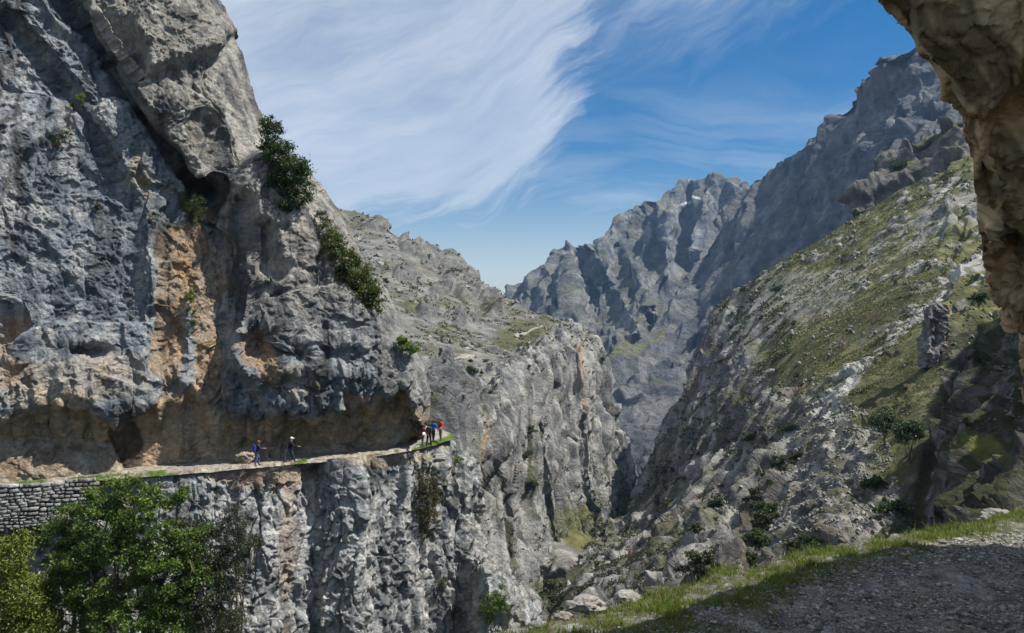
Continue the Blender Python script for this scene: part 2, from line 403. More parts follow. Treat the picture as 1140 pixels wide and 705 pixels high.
def cliffA_col(P, N, N0, q, w):
    n = fbm(P / 3.0, 5, 0.6); n2 = fbm(aniso(P, (0, 0, 1), 7) / 1.1 + 5, 4, 0.6)
    s = seg_side(q, w, [(20, -120), (78, 0), (165, 135), (205, 190), (262, 240), (262, 500)])
    c = grey(P, 2.6, 0, (0.17, 0.20, 0.235), (0.285, 0.325, 0.365), (0.46, 0.49, 0.51))
    warm = grey(P, 2.3, 9, (0.22, 0.21, 0.20), (0.36, 0.345, 0.31), (0.48, 0.46, 0.41))
    m = sst(s + n * 20, -6, 10)[:, None] * sst(w, 430, 300)[:, None]; c = c * (1 - m) + warm * m
    c = blend(c, (0.075, 0.085, 0.10), sst(n2, 0.05, 0.35) * 0.75)
    c = blend(c, (0.46, 0.45, 0.42), sst(-n2, 0.12, 0.45) * 0.6)
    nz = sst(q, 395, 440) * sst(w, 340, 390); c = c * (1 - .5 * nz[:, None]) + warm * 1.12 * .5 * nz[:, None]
    lip = interp(LIP, q)
    # iron-stained rock
    for x, y, rx, ry, k in ((215, 330, 42, 105, .95), (196, 395, 26, 50, .8), (232, 420, 22, 46, .9), (285, 385, 26, 22, .95), (298, 400, 12, 30, .8), (90, 425, 75, 24, .55), (5, 390, 22, 42, .8), (152, 190, 10, 18, .7), (238, 235, 14, 12, .9), (118, 405, 40, 14, .5), (330, 425, 30, 20, .6), (55, 445, 60, 16, .7), (403, 447, 26, 12, .75), (162, 205, 8, 14, .8)):
        c = blend(c, OCH if k > .7 else TAN, blob(q, w, x, y, rx, ry, n) * k * (0.75 + 0.5 * n2))
    c = blend(c, TAN, sst(n2, 0.05, 0.4) * blob(q, w, 215, 390, 52, 75, n) * 0.7)
    c = blend(c, (0.30, 0.33, 0.36), blob(q, w, 210, 388, 9, 60, n * .4) * .95)
    # hanging dark water stains, and the slab's shade painted dark beside the ochre recess
    for x, y, rx, ry in ((10, 130, 14, 160), (183, 300, 8, 90), (262, 330, 9, 60), (350, 400, 16, 45), (145, 470, 16, 40)):
        c = blend(c, (0.075, 0.07, 0.065), blob(q, w, x, y, rx, ry, n) * sst(n2, -.3, .3) * .75)
    c = blend(c, (0.055, 0.075, 0.025), blob(q, w, 216, 228, 20, 26, n) * .9)
    # gallery wall: brown, banded
    cave = sst(w - lip + n * 10, -4, 8)
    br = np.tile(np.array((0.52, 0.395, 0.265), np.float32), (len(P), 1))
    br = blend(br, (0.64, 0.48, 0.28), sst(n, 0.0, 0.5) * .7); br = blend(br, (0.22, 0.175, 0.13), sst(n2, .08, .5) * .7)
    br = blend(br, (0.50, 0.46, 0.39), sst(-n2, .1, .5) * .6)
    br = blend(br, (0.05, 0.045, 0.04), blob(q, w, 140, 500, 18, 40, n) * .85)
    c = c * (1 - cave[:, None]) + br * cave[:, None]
    hr = (interp(FOOT, q) - w) / F * 52.0
    rubble = interp([(-300, 3.2), (60, 2.7), (125, 2.2), (140, 0.15), (190, 0.2), (240, .6), (275, 1.0), (340, .8), (380, 0.5), (430, 0.4), (450, 2.4), (500, 2)], q)
    ru = sst(hr - rubble + n * .6, 0.25, -0.15) * sst(w, 400, 470)
    rc = grey(P, 1.6, 4, (0.34, 0.25, 0.17), (0.52, 0.42, 0.31), (0.62, 0.56, 0.46)); c = c * (1 - ru[:, None]) + rc * ru[:, None]
    return c
M_near = rock_mat("limestone_near", 3.2, 1.0, 0.30, 0.45)
M_mid = rock_mat("limestone_mid", 1.0, 1.0, 0.8, 0.45)
M_far = rock_mat("limestone_far", 0.12, 1.0, 7.0, 0.42)
ys = [-260, 0, 60, 120, 165, 215, 262, 310, 350, 385, 412, 435, 455, 480, 500, 520]
topA = [(interp(SILA, y), y) for y in ys]; botA = [(-260, y * 0.93 + 40 + max(0, y - 455) * .7) for y in ys]
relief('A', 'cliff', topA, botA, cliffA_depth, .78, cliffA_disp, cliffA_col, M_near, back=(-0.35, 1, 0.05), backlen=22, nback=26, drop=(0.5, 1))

# ---- ledge and lower cliff
def edge_xy(t):
    e = np.array(EDGE); s = np.arange(len(e)); return np.interp(t, s, e[:, 0]), np.interp(t, s, e[:, 1])
def cliffB_depth(px, py):
    e = np.array(EDGE[:9]); epx = CX + F * e[:, 0] / e[:, 1]; ed = e[:, 1]
    base = np.interp(px, epx, ed); base = np.where(px > epx[-1], ed[-1] + (px - epx[-1]) * 0.03, base)
    below = np.maximum((py - CY) / F * base - 10, 0)
    o = -0.16 * below
    o = o - 1.1 * np.exp(-((px - 395 - (py - 600) * .05) / 26.0) ** 2) + 1.2 * np.exp(-((px - 478 - (py - 600) * .04) / 15.0) ** 2) * sst(py, 505, 540)
    o = o - 0.9 * np.exp(-((px - 300 + (py - 600) * .25) / 26.0) ** 2) * sst(py, 540, 600) + 0.8 * np.exp(-((px - 345) / 14.0) ** 2)
    w = sst(px, 515, 545) * sst(py, 575, 640)
    o = o - 4.5 * w * sst(-px, -625, -560)
    o = o + 0.9 * sst(-px, -135, -105)
    sil = interp(SILB, py); e2 = sil - px
    o = o + 3.5 * np.clip(1 - e2 / 32.0, 0, 1) ** 2
    return base + o
SILB = [(480, 505), (488, 505), (500, 519), (512, 526), (530, 531), (560, 529), (585, 530), (600, 538), (625, 553), (648, 572), (662, 588), (680, 603), (705, 618), (900, 640)]
def cliffB_disp(P, N, q, w):
    Q = warp(P, 5.0, 0.7); 
    right = sst(q, 470, 540)[:]
    V = aniso(Q, (0.05, 0, 1), 6.0)
    f1, e1 = facet(aniso(Q, (.1, 0, 1), 4.5) / 3.2 + 2); f2, e2 = facet(aniso(Q, (.05, 0, 1), 9) / 1.0 + 5); f3, e3 = facet(warp(Q, 1.2, .3) / 0.7 + 1)
    f4, e4 = facet(aniso(Q, (.5, .2, -.8), 2.2) / 1.8)
    d = 0.5 * f1 + 0.2 * f2 * (1 - .6 * right) + 0.2 * f3 + 0.5 * f4 * right + 0.2 * ridge(V / 2.6, 5, 0.6) + 0.09 * fbm(P / 0.5, 4, .75) - .18 * sst(-e2, -.07, 0) + .07 * facet(warp(Q, .6, .12) / .36 + 9)[0] - .15 * sst(-e1, -.05, 0)
    top = sst(-(P[:, 2] + 10.1), -0.1, 1.6)            # keep the ledge clean
    return d * (0.12 + 0.88 * top)
def cliffB_col(P, N, N0, q, w):
    n = fbm(P / 2.4, 5, .6); V = aniso(warp(P, 4, .5), (0.03, 0, 1), 12)
    n2 = fbm(V / 0.8, 4, .6); n3 = fbm(V / 2.2 + 8, 4, .6)
    c = grey(P, 2.0, 3, (0.22, 0.245, 0.265), (0.37, 0.395, 0.41), (0.56, 0.575, 0.57))
    c = blend(c, (0.075, 0.08, 0.088), sst(n2, .04, .3) * .85 * sst(n3, -.35, .1)); c = blend(c, (0.58, 0.57, 0.54), sst(-n2, .06, .35) * .75)
    c = blend(c, (0.42, 0.35, 0.26), sst(n3, .26, .5) * .35)
    c = blend(c, (0.47, 0.35, 0.22), blob(q, w, 285, 528, 60, 16, n) * .6)
    c = blend(c, (0.47, 0.38, 0.26), blob(q, w, 430, 510, 60, 10, n) * .6); c = blend(c, (0.48, 0.36, 0.25), blob(q, w, 322, 610, 9, 80, n) * .45)
    wedge = sst(q, 500, 530) * sst(w, 560, 600); c = blend(c, (0.47, 0.46, 0.42), wedge * .55 * sst(n, -.4, .3))
    c = blend(c, (0.07, 0.085, 0.03), sst(fbm(P / 1.2 + 3, 4, .6) + N[:, 2] * .5, .45, .75) * .8 * sst(q, 420, 470))
    return c
yB = lambda px: CY + F * 10.05 / np.interp(px, [CX + F * x / y for x, y in EDGE[:9]], [y for x, y in EDGE[:9]])
topB = [(x, float(yB(x))) for x in (-480, -200, 0, 70, 150, 200, 260, 330, 400, 450, 475, 490, 503)] + [(519, 500), (526, 512), (531, 530), (529, 560), (530, 585), (538, 600), (553, 625), (572, 648), (588, 662), (603, 680), (618, 705), (640, 900)]
botB = [(x, 900) for x in (-480, -200, 0, 70, 150, 200, 260, 330, 400, 450, 465, 480, 490)] + [(x, 900) for x in (500, 505, 510, 515, 520, 530, 545, 560, 575, 590, 605, 635)]
relief('B', 'cliff_ledge', topB, botB, cliffB_depth, .78, cliffB_disp, cliffB_col, M_near, back=(-0.55, .83, -.008), backlen=9, nback=20, drop=(130, 12))

# ---- footpath on the ledge
def path_mesh():
    t = np.linspace(0.3, len(EDGE) - 1, 900); x, y = edge_xy(t)
    k = np.ones(41) / 41; xs = np.convolve(np.pad(x, 20, 'edge'), k, 'valid'); ys_ = np.convolve(np.pad(y, 20, 'edge'), k, 'valid')
    dx, dy = np.gradient(xs), np.gradient(ys_); L = np.hypot(dx, dy); nx, ny = -dy / L, dx / L
    u = np.linspace(-0.1, 1, 30)[:, None]; wdt = 2.6
    X = xs + nx * (u * wdt); Y = ys_ + ny * (u * wdt)
    P = np.stack([X, Y, np.full_like(X, -9.93)], -1).reshape(-1, 3)
    P[:, 2] += 0.05 * fbm(P / 1.2, 4) + 0.02 * fbm(P / .2, 3)
    rim = (1 - sst(u + 0 * X, -0.1, 0.04)).ravel(); P[:, 2] -= rim * 0.25
    q, w = proj(P)
    n = fbm(P / .5, 4, .6); c = grey(P, .5, 3, (.38, .33, .27), (.52, .47, .39), (.62, .58, .5))
    uu = (u + 0 * X).ravel()
    gm = sst(-uu + n * .12, -0.16, -.02) * sst(fbm(P / 2.2 + 4, 3) + 1.2 * sst(q, 455, 470), 0.05, .35)
    c = blend(c, (.10, .16, .03), gm)
    o = mesh_np('path', P, grid_faces(30, 900), M_near, col=c); tag(o, kind='structure')
    return xs, ys_, nx, ny
PATH = path_mesh()

# ---- middle mountain on the left bank
Hd = tps([(355, 225, 480), (430, 243, 470), (500, 288, 440), (560, 333, 420), (620, 355, 385), (660, 380, 375), (672, 410, 365), (690, 480, 355), (705, 560, 335), (380, 290, 360), (450, 350, 295), (520, 370, 300), (590, 368, 335),
          (440, 400, 215), (500, 405, 225), (560, 400, 262), (610, 372, 330), (480, 450, 150), (500, 520, 130), (540, 450, 196), (540, 550, 188), (600, 450, 265), (650, 450, 322), (600, 550, 248), (650, 550, 300), (560, 650, 182), (600, 640, 220), (350, 350, 240), (350, 500, 125), (200, 300, 300), (560, 720, 145), (450, 720, 120), (250, 700, 110)])
LEDGE = [(300, 430), (430, 392), (455, 395), (490, 402), (530, 408), (560, 400), (590, 385), (620, 362), (640, 358), (700, 380)]
def H_depth(px, py):
    d = Hd(px, py); l = interp(LEDGE, px)
    d = d * (1 - 0.05 * sst(py - l, -4, 10) * sst(py - l, 120, 10))
    d = d * (1 - 0.10 * np.exp(-(((px - 480) / 26.) ** 2 + ((py - 450) / 46.) ** 2)))
    for x, k in ((520, .03), (557, -.04), (590, .022), (608, -.03), (625, .025), (655, -.03)):
        d = d * (1 + k * np.exp(-((px - x - (py - 450) * .12) / 9.) ** 2) * sst(py - l, 0, 25))
    return d
def H_disp(P, N, q, w):
    l = interp(LEDGE, q); cl = sst(w - l, -6, 12); Q = warp(P, 30, 5)
    ax = (-.15, .45, .88); V = aniso(warp(P, 22, 2.2), ax, 9)
    f1, e1 = facet(V / 9 + 3); f2, e2 = facet(V / 3.6 + 1); f3, _ = facet(aniso(Q, ax, 3) / 1.9); f4, _ = facet(aniso(Q, ax, 2) / 14)
    r = ridge(V / 14, 4, .6)
    cliff = 2.8 * f1 + 1.5 * f2 + .75 * f3 + 1.8 * f4 + 2.0 * r - 1.2 * sst(-e1, -.12, 0) - .5 * sst(-e2, -.12, 0) + .7 * fbm(P / 2.2, 5, .7)
    # scree with crags breaking through
    cr = fbm(P / 34 + 2.2, 4, .55)
    crag = sst(cr, .40, .55) * .25
    for x, y, rx, ry in ((455, 272, 12, 14), (478, 283, 18, 12), (505, 300, 16, 22), (520, 318, 14, 18), (450, 305, 14, 8), (420, 250, 20, 5), (515, 352, 20, 8), (475, 345, 12, 8), (555, 345, 14, 8), (545, 335, 12, 10), (490, 322, 12, 6)):
        crag = np.maximum(crag, sst(-(((q - x) / rx) ** 2 + ((w - y) / ry) ** 2), -1.3, -.5))
    f5, _ = facet(Q / 9 + 8); f6, _ = facet(Q / 3.3 + 4)
    scree = .25 * fbm(P / 4, 5, .6) + 2.0 * fbm(P / 45, 3) + crag * (2.8 + 2.6 * f5 + 1.8 * f6 + 1.2 * fbm(P / 2.5, 3))
    return cliff * cl + scree * (1 - cl)
GRASS = (0.135, 0.135, 0.045); GRASSD = (0.065, 0.072, 0.028); GRASSL = (0.19, 0.185, 0.065)
def H_col(P, N, N0, q, w):
    l = interp(LEDGE, q); cl = sst(w - l, -4, 8); n = fbm(P / 10, 5, .6); n3 = fbm(P / 3, 4, .6)
    V = aniso(warp(P, 20, 3), (-.15, .45, .88), 9); n2 = fbm(V / 4, 4, .6)
    c = grey(P, 6, 1, (.20, .21, .215), (.34, .345, .335), (.48, .475, .45))
    c = blend(c, (.10, .105, .11), sst(n2, .08, .38) * .65); c = blend(c, (.5, .49, .46), sst(-n2, .08, .4) * .5)
    c = blend(c, (.13, .135, .145), blob(q, w, 492, 448, 40, 46, n * .7) * .75)  # shade of the hollow behind the nose, painted as darker grey rock
    c = blend(c, (.42, .29, .17), sst(-np.abs(q - 648 - (w - 420) * .05 + n2 * 5), -6, -2) * sst(w, 372, 395) * sst(-w, -470, -430) * .85)
    c = blend(c, (.42, .30, .18), blob(q, w, 533, 500, 6, 30, n) * .7)
    c = blend(c, GRASSD, sst(fbm(V / 9 + 5, 4, .6) + n3 * .3 + N[:, 2] * .35, .42, .7) * .8)
    sc = grey(P, 7, 6, (.15, .15, .14), (.235, .235, .22), (.32, .315, .295))
    gm = sst(n + .5 * n3, .0, .4) * (.35 + .65 * np.maximum(blob(q, w, 560, 365, 75, 26, n), blob(q, w, 460, 335, 60, 10, n)))
    gm = np.maximum(gm, sst(fbm(P / 22 + 3, 4, .6), .12, .4) * .6)
    gm = np.maximum(gm, blob(q, w, 588, 372, 42, 20, n) * .9)
    g_ = grey(P, 5, 2, (.06, .065, .025), (.11, .112, .042), (.16, .155, .07))
    sc = sc * (1 - gm[:, None]) + g_ * gm[:, None]
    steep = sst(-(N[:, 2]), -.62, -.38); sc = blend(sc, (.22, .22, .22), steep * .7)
    sc = blend(sc, (.52, .49, .43), sst(-np.abs(w - interp([(560, 372), (585, 372), (600, 366), (606, 362)], q)), -1.4, -.4) * (q > 572) * (q < 604) * .7)
    c = c * cl[:, None] + sc * (1 - cl[:, None])
    c = blend(c, (.45, .41, .34), sst(-np.abs(w - interp([(440, 412), (470, 408), (490, 403), (510, 398), (530, 396)], q) + n3 * 3), -3, -1) * (q > 470) * (q < 528) * .8)
    for x, y, rx, ry in ((640, 578, 30, 14), (600, 470, 8, 30), (590, 500, 10, 40)):
        c = blend(c, GRASSD if y < 550 else GRASS, blob(q, w, x, y, rx, ry, n) * (.7 if y > 550 else .45 * sst(n3, -.2, .3)))
    c = blend(c, GRASS, sst(w - interp([(560, 700), (640, 560), (700, 545)], q), -10, 10) * sst(n, -.4, .2) * .7)
    return c
topH = [(240, 190), (340, 222), (375, 235), (400, 238), (428, 243), (436, 257), (450, 268), (470, 274), (485, 286), (500, 288), (515, 300), (540, 318), (565, 333), (600, 350), (630, 356), (650, 361), (662, 378), (672, 400), (676, 440), (690, 480), (700, 520), (706, 560)]
botH = [(200, 760)] + [(x, 760) for x in (250, 275, 300, 320, 335, 350, 370, 385, 400, 415, 435, 455, 475, 495, 515, 530, 545)] + [(580, 740), (600, 700), (620, 660), (640, 620)]
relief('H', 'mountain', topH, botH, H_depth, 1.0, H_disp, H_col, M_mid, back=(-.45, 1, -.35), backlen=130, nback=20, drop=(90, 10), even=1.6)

# ---- right-hand slope
Dd = tps([(1078, 178, 275), (1200, 110, 280), (1000, 215, 290), (900, 275, 318), (820, 325, 345), (785, 375, 345), (760, 440, 335), (740, 480, 335), (712, 540, 325), (695, 575, 300), (655, 608, 240), (630, 655, 185), (612, 700, 150),
          (1100, 250, 215), (1000, 300, 218), (900, 350, 232), (845, 370, 262), (1110, 320, 160), (1000, 400, 142), (900, 430, 165), (850, 450, 195), (800, 450, 262), (900, 550, 100), (850, 550, 122), (800, 550, 165), (750, 550, 235), (700, 640, 150), (660, 680, 118),
          (1050, 400, 120), (1110, 420, 95), (950, 480, 112), (860, 600, 90), (760, 650, 82), (700, 720, 72), (1000, 560, 74), (900, 620, 66), (1140, 480, 62), (1100, 560, 48), (1160, 600, 40), (1300, 400, 80), (1300, 600, 34), (800, 700, 55), (1000, 680, 45)])
def D_depth(px, py):
    d = Dd(px, py)
    rib = np.exp(-((px - interp([(440, 950), (520, 925), (620, 930)], py)) / 26.) ** 2) * sst(py, 440, 500)
    d = d * (1 - .06 * rib)
    cut = np.exp(-((px - interp([(440, 885), (520, 862), (640, 845)], py)) / 15.) ** 2) * sst(py, 460, 520); d = d * (1 + .07 * cut)
    gul = np.exp(-((px - interp([(360, 1085), (440, 1062), (500, 1045), (600, 1020)], py)) / 14.) ** 2) * sst(py, 390, 450); d = d * (1 + .09 * gul)
    spx = 0 * np.exp(-(np.abs((px - 1046 + (py - 375) * .12) / 12.) ** 4)) * sst(py, 342, 350) * sst(-py, -409, -404); d = d * (1 - .055 * spx)
    # knoll of rock at lower right, and a wall above it
    kn = sst(px - interp([(480, 1110), (500, 1078), (520, 1064), (560, 1052), (620, 1046)], py), -3, 10) * sst(py - interp([(1050, 530), (1075, 505), (1110, 488), (1150, 470)], px), -3, 6)
    d = d * (1 - .22 * kn)
    up = sst(px - interp([(400, 1120), (430, 1085), (470, 1070), (520, 1062)], py), 0, 18) * (1 - kn) * sst(py, 385, 425); d = d * (1 - .12 * up)
    d = d * (1 - .08 * sst(px - interp([(560, 760), (600, 775), (640, 760)], py), 0, 16) * sst(py, 555, 585) * sst(-px, -830, -800))
    return d
def D_zone(q, w, n):
    """1 on the grassy shoulder, 0 on the crags facing the gorge"""
    return sst(q - interp([(200, 800), (325, 818), (380, 830), (430, 868), (470, 905), (500, 940), (560, 990), (640, 1020)], w) + n * 22, -14, 18)
def D_disp(P, N, q, w):
    n = fbm(P / 22, 4, .55); z = D_zone(q, w, n); near = sst(P[:, 1] * -1, -130, -60)
    Q = warp(P, 18, 3); sl = aniso(Q, (.45, .45, .75), 5)
    f1, _ = facet(sl / 13 + 3); f2, _ = facet(sl / 5 + 1); f3, _ = facet(aniso(Q, (.45, .45, .75), 3) / 1.7 + 4); f4, _ = facet(Q / .9)
    crag = 2.6 * f1 + 1.8 * f2 + 1.1 * f3 + .45 * f4 + 2.0 * ridge(sl / 8, 5, .62) + .6 * fbm(P / 2, 4, .65)
    crag = crag * (1 - .45 * sst(-q, -740, -690) * sst(w, 580, 610))
    crag = crag - near * (2.3 * f1 + 1.0 * f2 + .3 * f3) - 1.6 * near * ridge(sl / 14, 5, .6)
    rk = sst(fbm(P / 9 + 4, 5, .65), .12, .35) * sst(fbm(P / 30 + 1, 3), -.2, .25)
    grs = 1.5 * fbm(P / 30, 3) + .25 * fbm(P / 2.5, 4, .6) + rk * (.9 + 1.1 * f3 + .35 * f4 + .5 * f2)
    rough = np.clip(1 - z + .75 * sst(q, 1045, 1060), 0, 1)
    rib = np.maximum(blob(q, w, 920, 520, 42, 90, n), blob(q, w, 940, 595, 90, 55, n)) * sst(-q, -1035, -1000)
    f6, _ = facet(Q / .55 + 3); f7, _ = facet(Q / 3.0 + 6)
    rub = .9 * f7 + .55 * f4 + .28 * f6 + .9 * fbm(P / 9, 3) + .2 * fbm(P / .8, 4, .7)
    d = crag * rough + grs * (1 - rough)
    return d * (1 - rib) + rub * rib
def D_col(P, N, N0, q, w):
    n = fbm(P / 12, 5, .6); n0 = fbm(P / 22, 4, .55); n3 = fbm(P / 2.5, 4, .65); z = D_zone(q, w, n0)
    c = grey(P, 5, 1, (.17, .172, .17), (.31, .308, .295), (.47, .46, .435))
    sl = aniso(warp(P, 14, 2), (.45, .45, .75), 7); n2 = fbm(sl / 4, 4, .6)
    c = blend(c, (.10, .10, .10), sst(n2, .05, .35) * .7); c = blend(c, (.44, .435, .42), sst(-n2, .1, .4) * .5)
    up = sst(N[:, 2] + .25 * n3 + .25 * n, .5, .72)
    c = blend(c, (.09, .095, .038), up * .8 * sst(n + n3 * .5, -.15, .3))
    c = blend(c, (.16, .12, .10), sst(fbm(P / 16 + 6, 4), .15, .4) * .35)
    g_ = grey(P, 4, 2, (.088, .10, .038), (.18, .187, .072), (.275, .27, .115))
    g_ = blend(g_, (.07, .078, .03), sst(fbm(aniso(P, (-.6, -.3, -.6), 3) / 20 + 9, 4, .6), .08, .3) * .85)
    rk = sst(fbm(P / 9 + 4, 5, .65), .06, .24) * sst(fbm(P / 30 + 1, 3), -.2, .25)
    rk = np.maximum(rk, sst(n3, .42, .6) * .5)
    s6 = sst(-np.abs(w - interp([(800, 372), (860, 345), (930, 310), (1000, 272), (1075, 235)], q) + n * 16), -20, -6) * sst(n3 + n, -.35, .2); rk = np.maximum(rk, s6 * .85)
    # streams of scree
    s1 = sst(-np.abs(w - interp([(880, 500), (905, 470), (940, 436), (985, 392), (1030, 345), (1090, 288)], q) + n * 14 + n3 * 5), -interp([(880, 26), (940, 17), (1000, 11), (1090, 11)], q), -interp([(880, 18), (940, 10), (1000, 5), (1090, 5)], q)) * sst(q, 870, 905)
    s2 = blob(q, w, 845, 355, 28, 28, n) * .8; s3 = blob(q, w, 890, 270 + 60, 60, 28, n) * .5
    s4 = blob(q, w, 920, 520, 38, 85, n); s5 = blob(q, w, 945, 595, 95, 55, n)
    rk = np.maximum.reduce([rk, s1, s2, s3, s4, s5])
    rk *= (1 - .85 * blob(q, w, 990, 430, 55, 55, n * .6))
    rk = np.maximum(rk, s1)
    rc = grey(P, 1.6, 5, (.28, .28, .275), (.44, .435, .42), (.60, .59, .56)); rc = blend(rc, (.46, .465, .46), s1 * .85)
    gg = g_ * (1 - rk[:, None]) + rc * rk[:, None]
    c = c * (1 - z[:, None]) + gg * z[:, None]
    mos = blob(q, w, 990, 425, 62, 58, n * .6) * sst(-w, -490, -470); c = blend(c, (.105, .10, .045), mos * .85 * sst(n3, .45, -.1) * (1 - s1))
    c = blend(c, (.30, .30, .30), sst(-np.abs((q - 1046 + (w - 375) * .12) / 14), -1, -.8) * sst(w, 345, 352) * sst(-w, -406, -401) * .9)
    k = np.maximum(sst(q, 1050, 1064) * sst(w, 350, 390), sst(q - interp([(400, 1062), (440, 1045), (480, 1035), (520, 1015), (600, 985)], w) + n * 14, -6, 6) * sst(w, 400, 420)); kc = grey(P, 2, 3, (.07, .07, .065), (.155, .15, .14), (.28, .27, .25)); kc = blend(kc, (.045, .052, .02), sst(N[:, 2] + n3 * .4, .55, .8)); kc = blend(kc, (.12, .14, .04), blob(q, w, 1100, 500, 26, 11, n))  # darkened gully rock: its shade is put into the colour
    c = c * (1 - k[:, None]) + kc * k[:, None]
    return c
topD = [(606, 715), (622, 672), (640, 640), (655, 610), (685, 588), (702, 568), (716, 535), (738, 482), (755, 442), (770, 402), (785, 372), (812, 333), (850, 302), (900, 274), (950, 242), (1000, 212), (1050, 190), (1078, 175), (1140, 140), (1260, 80)]
botD = [(612, 760), (640, 760), (665, 760), (690, 760), (720, 760), (745, 755), (770, 750), (800, 745), (825, 740), (850, 735), (875, 730), (910, 720), (950, 710), (1000, 700), (1050, 690), (1100, 680), (1140, 670), (1180, 660), (1230, 650), (1330, 640)]
relief('D', 'hillside', topD, botD, D_depth, 0.95, D_disp, D_col, M_mid, back=(1, .75, -.2), backlen=110, nback=18, drop=(110, 10), even=1.5)

# ---- crag above the slope
Gd = tps([(950, 240, 330), (960, 190, 345), (1000, 170, 345), (1065, 135, 340), (1200, 90, 330), (1000, 225, 325), (1080, 180, 315), (1200, 120, 300), (1000, 200, 332)])
def G_disp(P, N, q, w):
    Q = warp(P, 20, 4); f1, _ = facet(Q / 16); f2, _ = facet(aniso(Q, (1, 0, .3), 2) / 6 + 2); f3, _ = facet(Q / 2.4)
    band = np.sin((w - interp([(950, 205), (1080, 165)], q)) * .16) * 2.2
    return 4 * f1 + 2.2 * f2 + .8 * f3 + 1.0 * fbm(P / 3, 4, .6) + band
def G_col(P, N, N0, q, w):
    c = grey(P, 8, 2, (.12, .12, .115), (.21, .205, .195), (.33, .32, .295)); n = fbm(P / 6, 4, .6)
    return blend(c, (.11, .12, .045), sst(N[:, 2] + n * .35, .5, .75) * .9)
relief('G', 'crag', [(948, 245), (955, 215), (963, 192), (975, 180), (1000, 170), (1030, 150), (1065, 134), (1110, 110), (1220, 60)], [(950, 290), (965, 285), (980, 275), (1000, 262), (1030, 245), (1060, 225), (1090, 205), (1130, 180), (1240, 130)],
       lambda a, b: Gd(a, b), 1.1, G_disp, G_col, M_mid, back=(.8, 1, -.2), backlen=80, nback=12, drop=(60, 6))

# ---- far right mountain (its gorge side stands in shade)
Fd = tps([(1003, 47, 880), (1100, 90, 820), (1250, 160, 760), (945, 115, 980), (890, 165, 1080), (830, 208, 1230), (800, 262, 1190), (750, 340, 1080), (665, 405, 900), (680, 470, 620), (700, 560, 480), (760, 450, 740), (850, 300, 960), (950, 200, 850), (900, 300, 840), (800, 400, 850), (740, 520, 520), (705, 500, 620), (725, 470, 640), (1050, 200, 690), (1140, 300, 560), (720, 620, 380), (900, 450, 520)])
def F_disp(P, N, q, w):
    Q = warp(P, 120, 16); V = aniso(Q, (.55, .5, .65), 3.0)
    f1, _ = facet(V / 75 + 3); f2, _ = facet(V / 27 + 6); f3, _ = facet(V / 9)
    low = sst(w - interp([(665, 395), (700, 415), (760, 430), (860, 430)], q), -20, 40)
    U_ = aniso(Q, (.55, .5, .65), 7)
    return (6 * f1 + 6 * f2 + 4.2 * f3 + 9 * ridge(U_ / 130, 3, .5) + 7 * ridge(U_ / 40, 4, .6) + 2.5 * fbm(P / 14, 4, .6)) * (1 - .25 * low)
def F_col(P, N, N0, q, w):
    c = grey(P, 30, 1, (.08, .10, .125), (.165, .19, .22), (.31, .33, .345)); n = fbm(P / 45, 5, .6); n3 = fbm(P / 12, 4, .6)
    c = blend(c, (.13, .125, .11), sst(N[:, 2] + .4 * n, .45, .75) * .6)
    c = blend(c, (.17, .14, .125), blob(q, w, 965, 90, 70, 22, n) * .6)
    c = blend(c, (.10, .11, .055), sst(n + .4 * n3, .2, .5) * sst(w, 380, 440) * .6)
    c = blend(c, (.16, .165, .075), sst(-np.abs(w - interp([(650, 408), (700, 392), (740, 370)], q) - 3 * n), -7, -3) * (q < 740) * .8)
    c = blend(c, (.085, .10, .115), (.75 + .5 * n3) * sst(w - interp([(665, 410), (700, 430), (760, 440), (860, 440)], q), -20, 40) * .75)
    c = blend(c, (.24, .25, .26), (blob(q, w, 716, 415, 6, 16, n) + blob(q, w, 690, 440, 30, 6, n) + blob(q, w, 735, 455, 30, 16, n)) * .6)
    return c
topF = [(662, 404), (680, 396), (700, 386), (722, 372), (745, 345), (765, 312), (785, 278), (803, 252), (815, 232), (830, 210), (860, 190), (890, 165), (915, 145), (940, 118), (955, 92), (975, 64), (1003, 46), (1030, 36), (1070, 40), (1130, 60), (1250, 90)]
botF = [(690, 600), (700, 600), (708, 600), (716, 598), (730, 595), (745, 590), (760, 580), (780, 570), (800, 560), (820, 540), (850, 520), (880, 500), (910, 480), (940, 450), (970, 420), (1000, 390), (1040, 360), (1080, 330), (1120, 310), (1180, 300), (1300, 290)]
relief('F', 'mountain_ridge', topF, botF, lambda a, b: Fd(a, b), 1.1, F_disp, F_col, M_far, back=(.8, .8, -.25), backlen=420, nback=20, drop=(120, 6), even=1.3)

# ---- far peak
Ed = tps([(560, 330, 1500), (640, 268, 1560), (700, 235, 1600), (790, 195, 1720), (840, 208, 1650), (650, 350, 1300), (700, 395, 1150), (760, 330, 1330), (800, 270, 1480), (600, 380, 1250), (720, 450, 1000), (560, 420, 1200), (690, 300, 1430), (740, 260, 1560)])
def E_depth(px, py):
    d = Ed(px, py)
    for x0, y0, x1, y1, k, wd in ((660, 270, 712, 372, -.05, 11), (742, 212, 748, 300, -.06, 13), (792, 200, 772, 270, -.05, 12), (626, 284, 640, 350, -.05, 10), (700, 240, 678, 340, .05, 12), (735, 300, 700, 390, -.05, 10), (768, 205, 755, 330, .05, 9), (685, 255, 730, 350, -.035, 8), (600, 310, 615, 360, -.04, 9), (645, 270, 660, 345, .04, 8), (812, 205, 790, 290, .04, 8)):
        t = np.clip((py - y0) / (y1 - y0), -.2, 1.2); d = d * (1 + k * np.exp(-((px - (x0 + (x1 - x0) * t)) / wd) ** 2) * sst(py, y0 - 20, y0 + 30) * sst(-py, -y1 - 30, -y1))
    return d
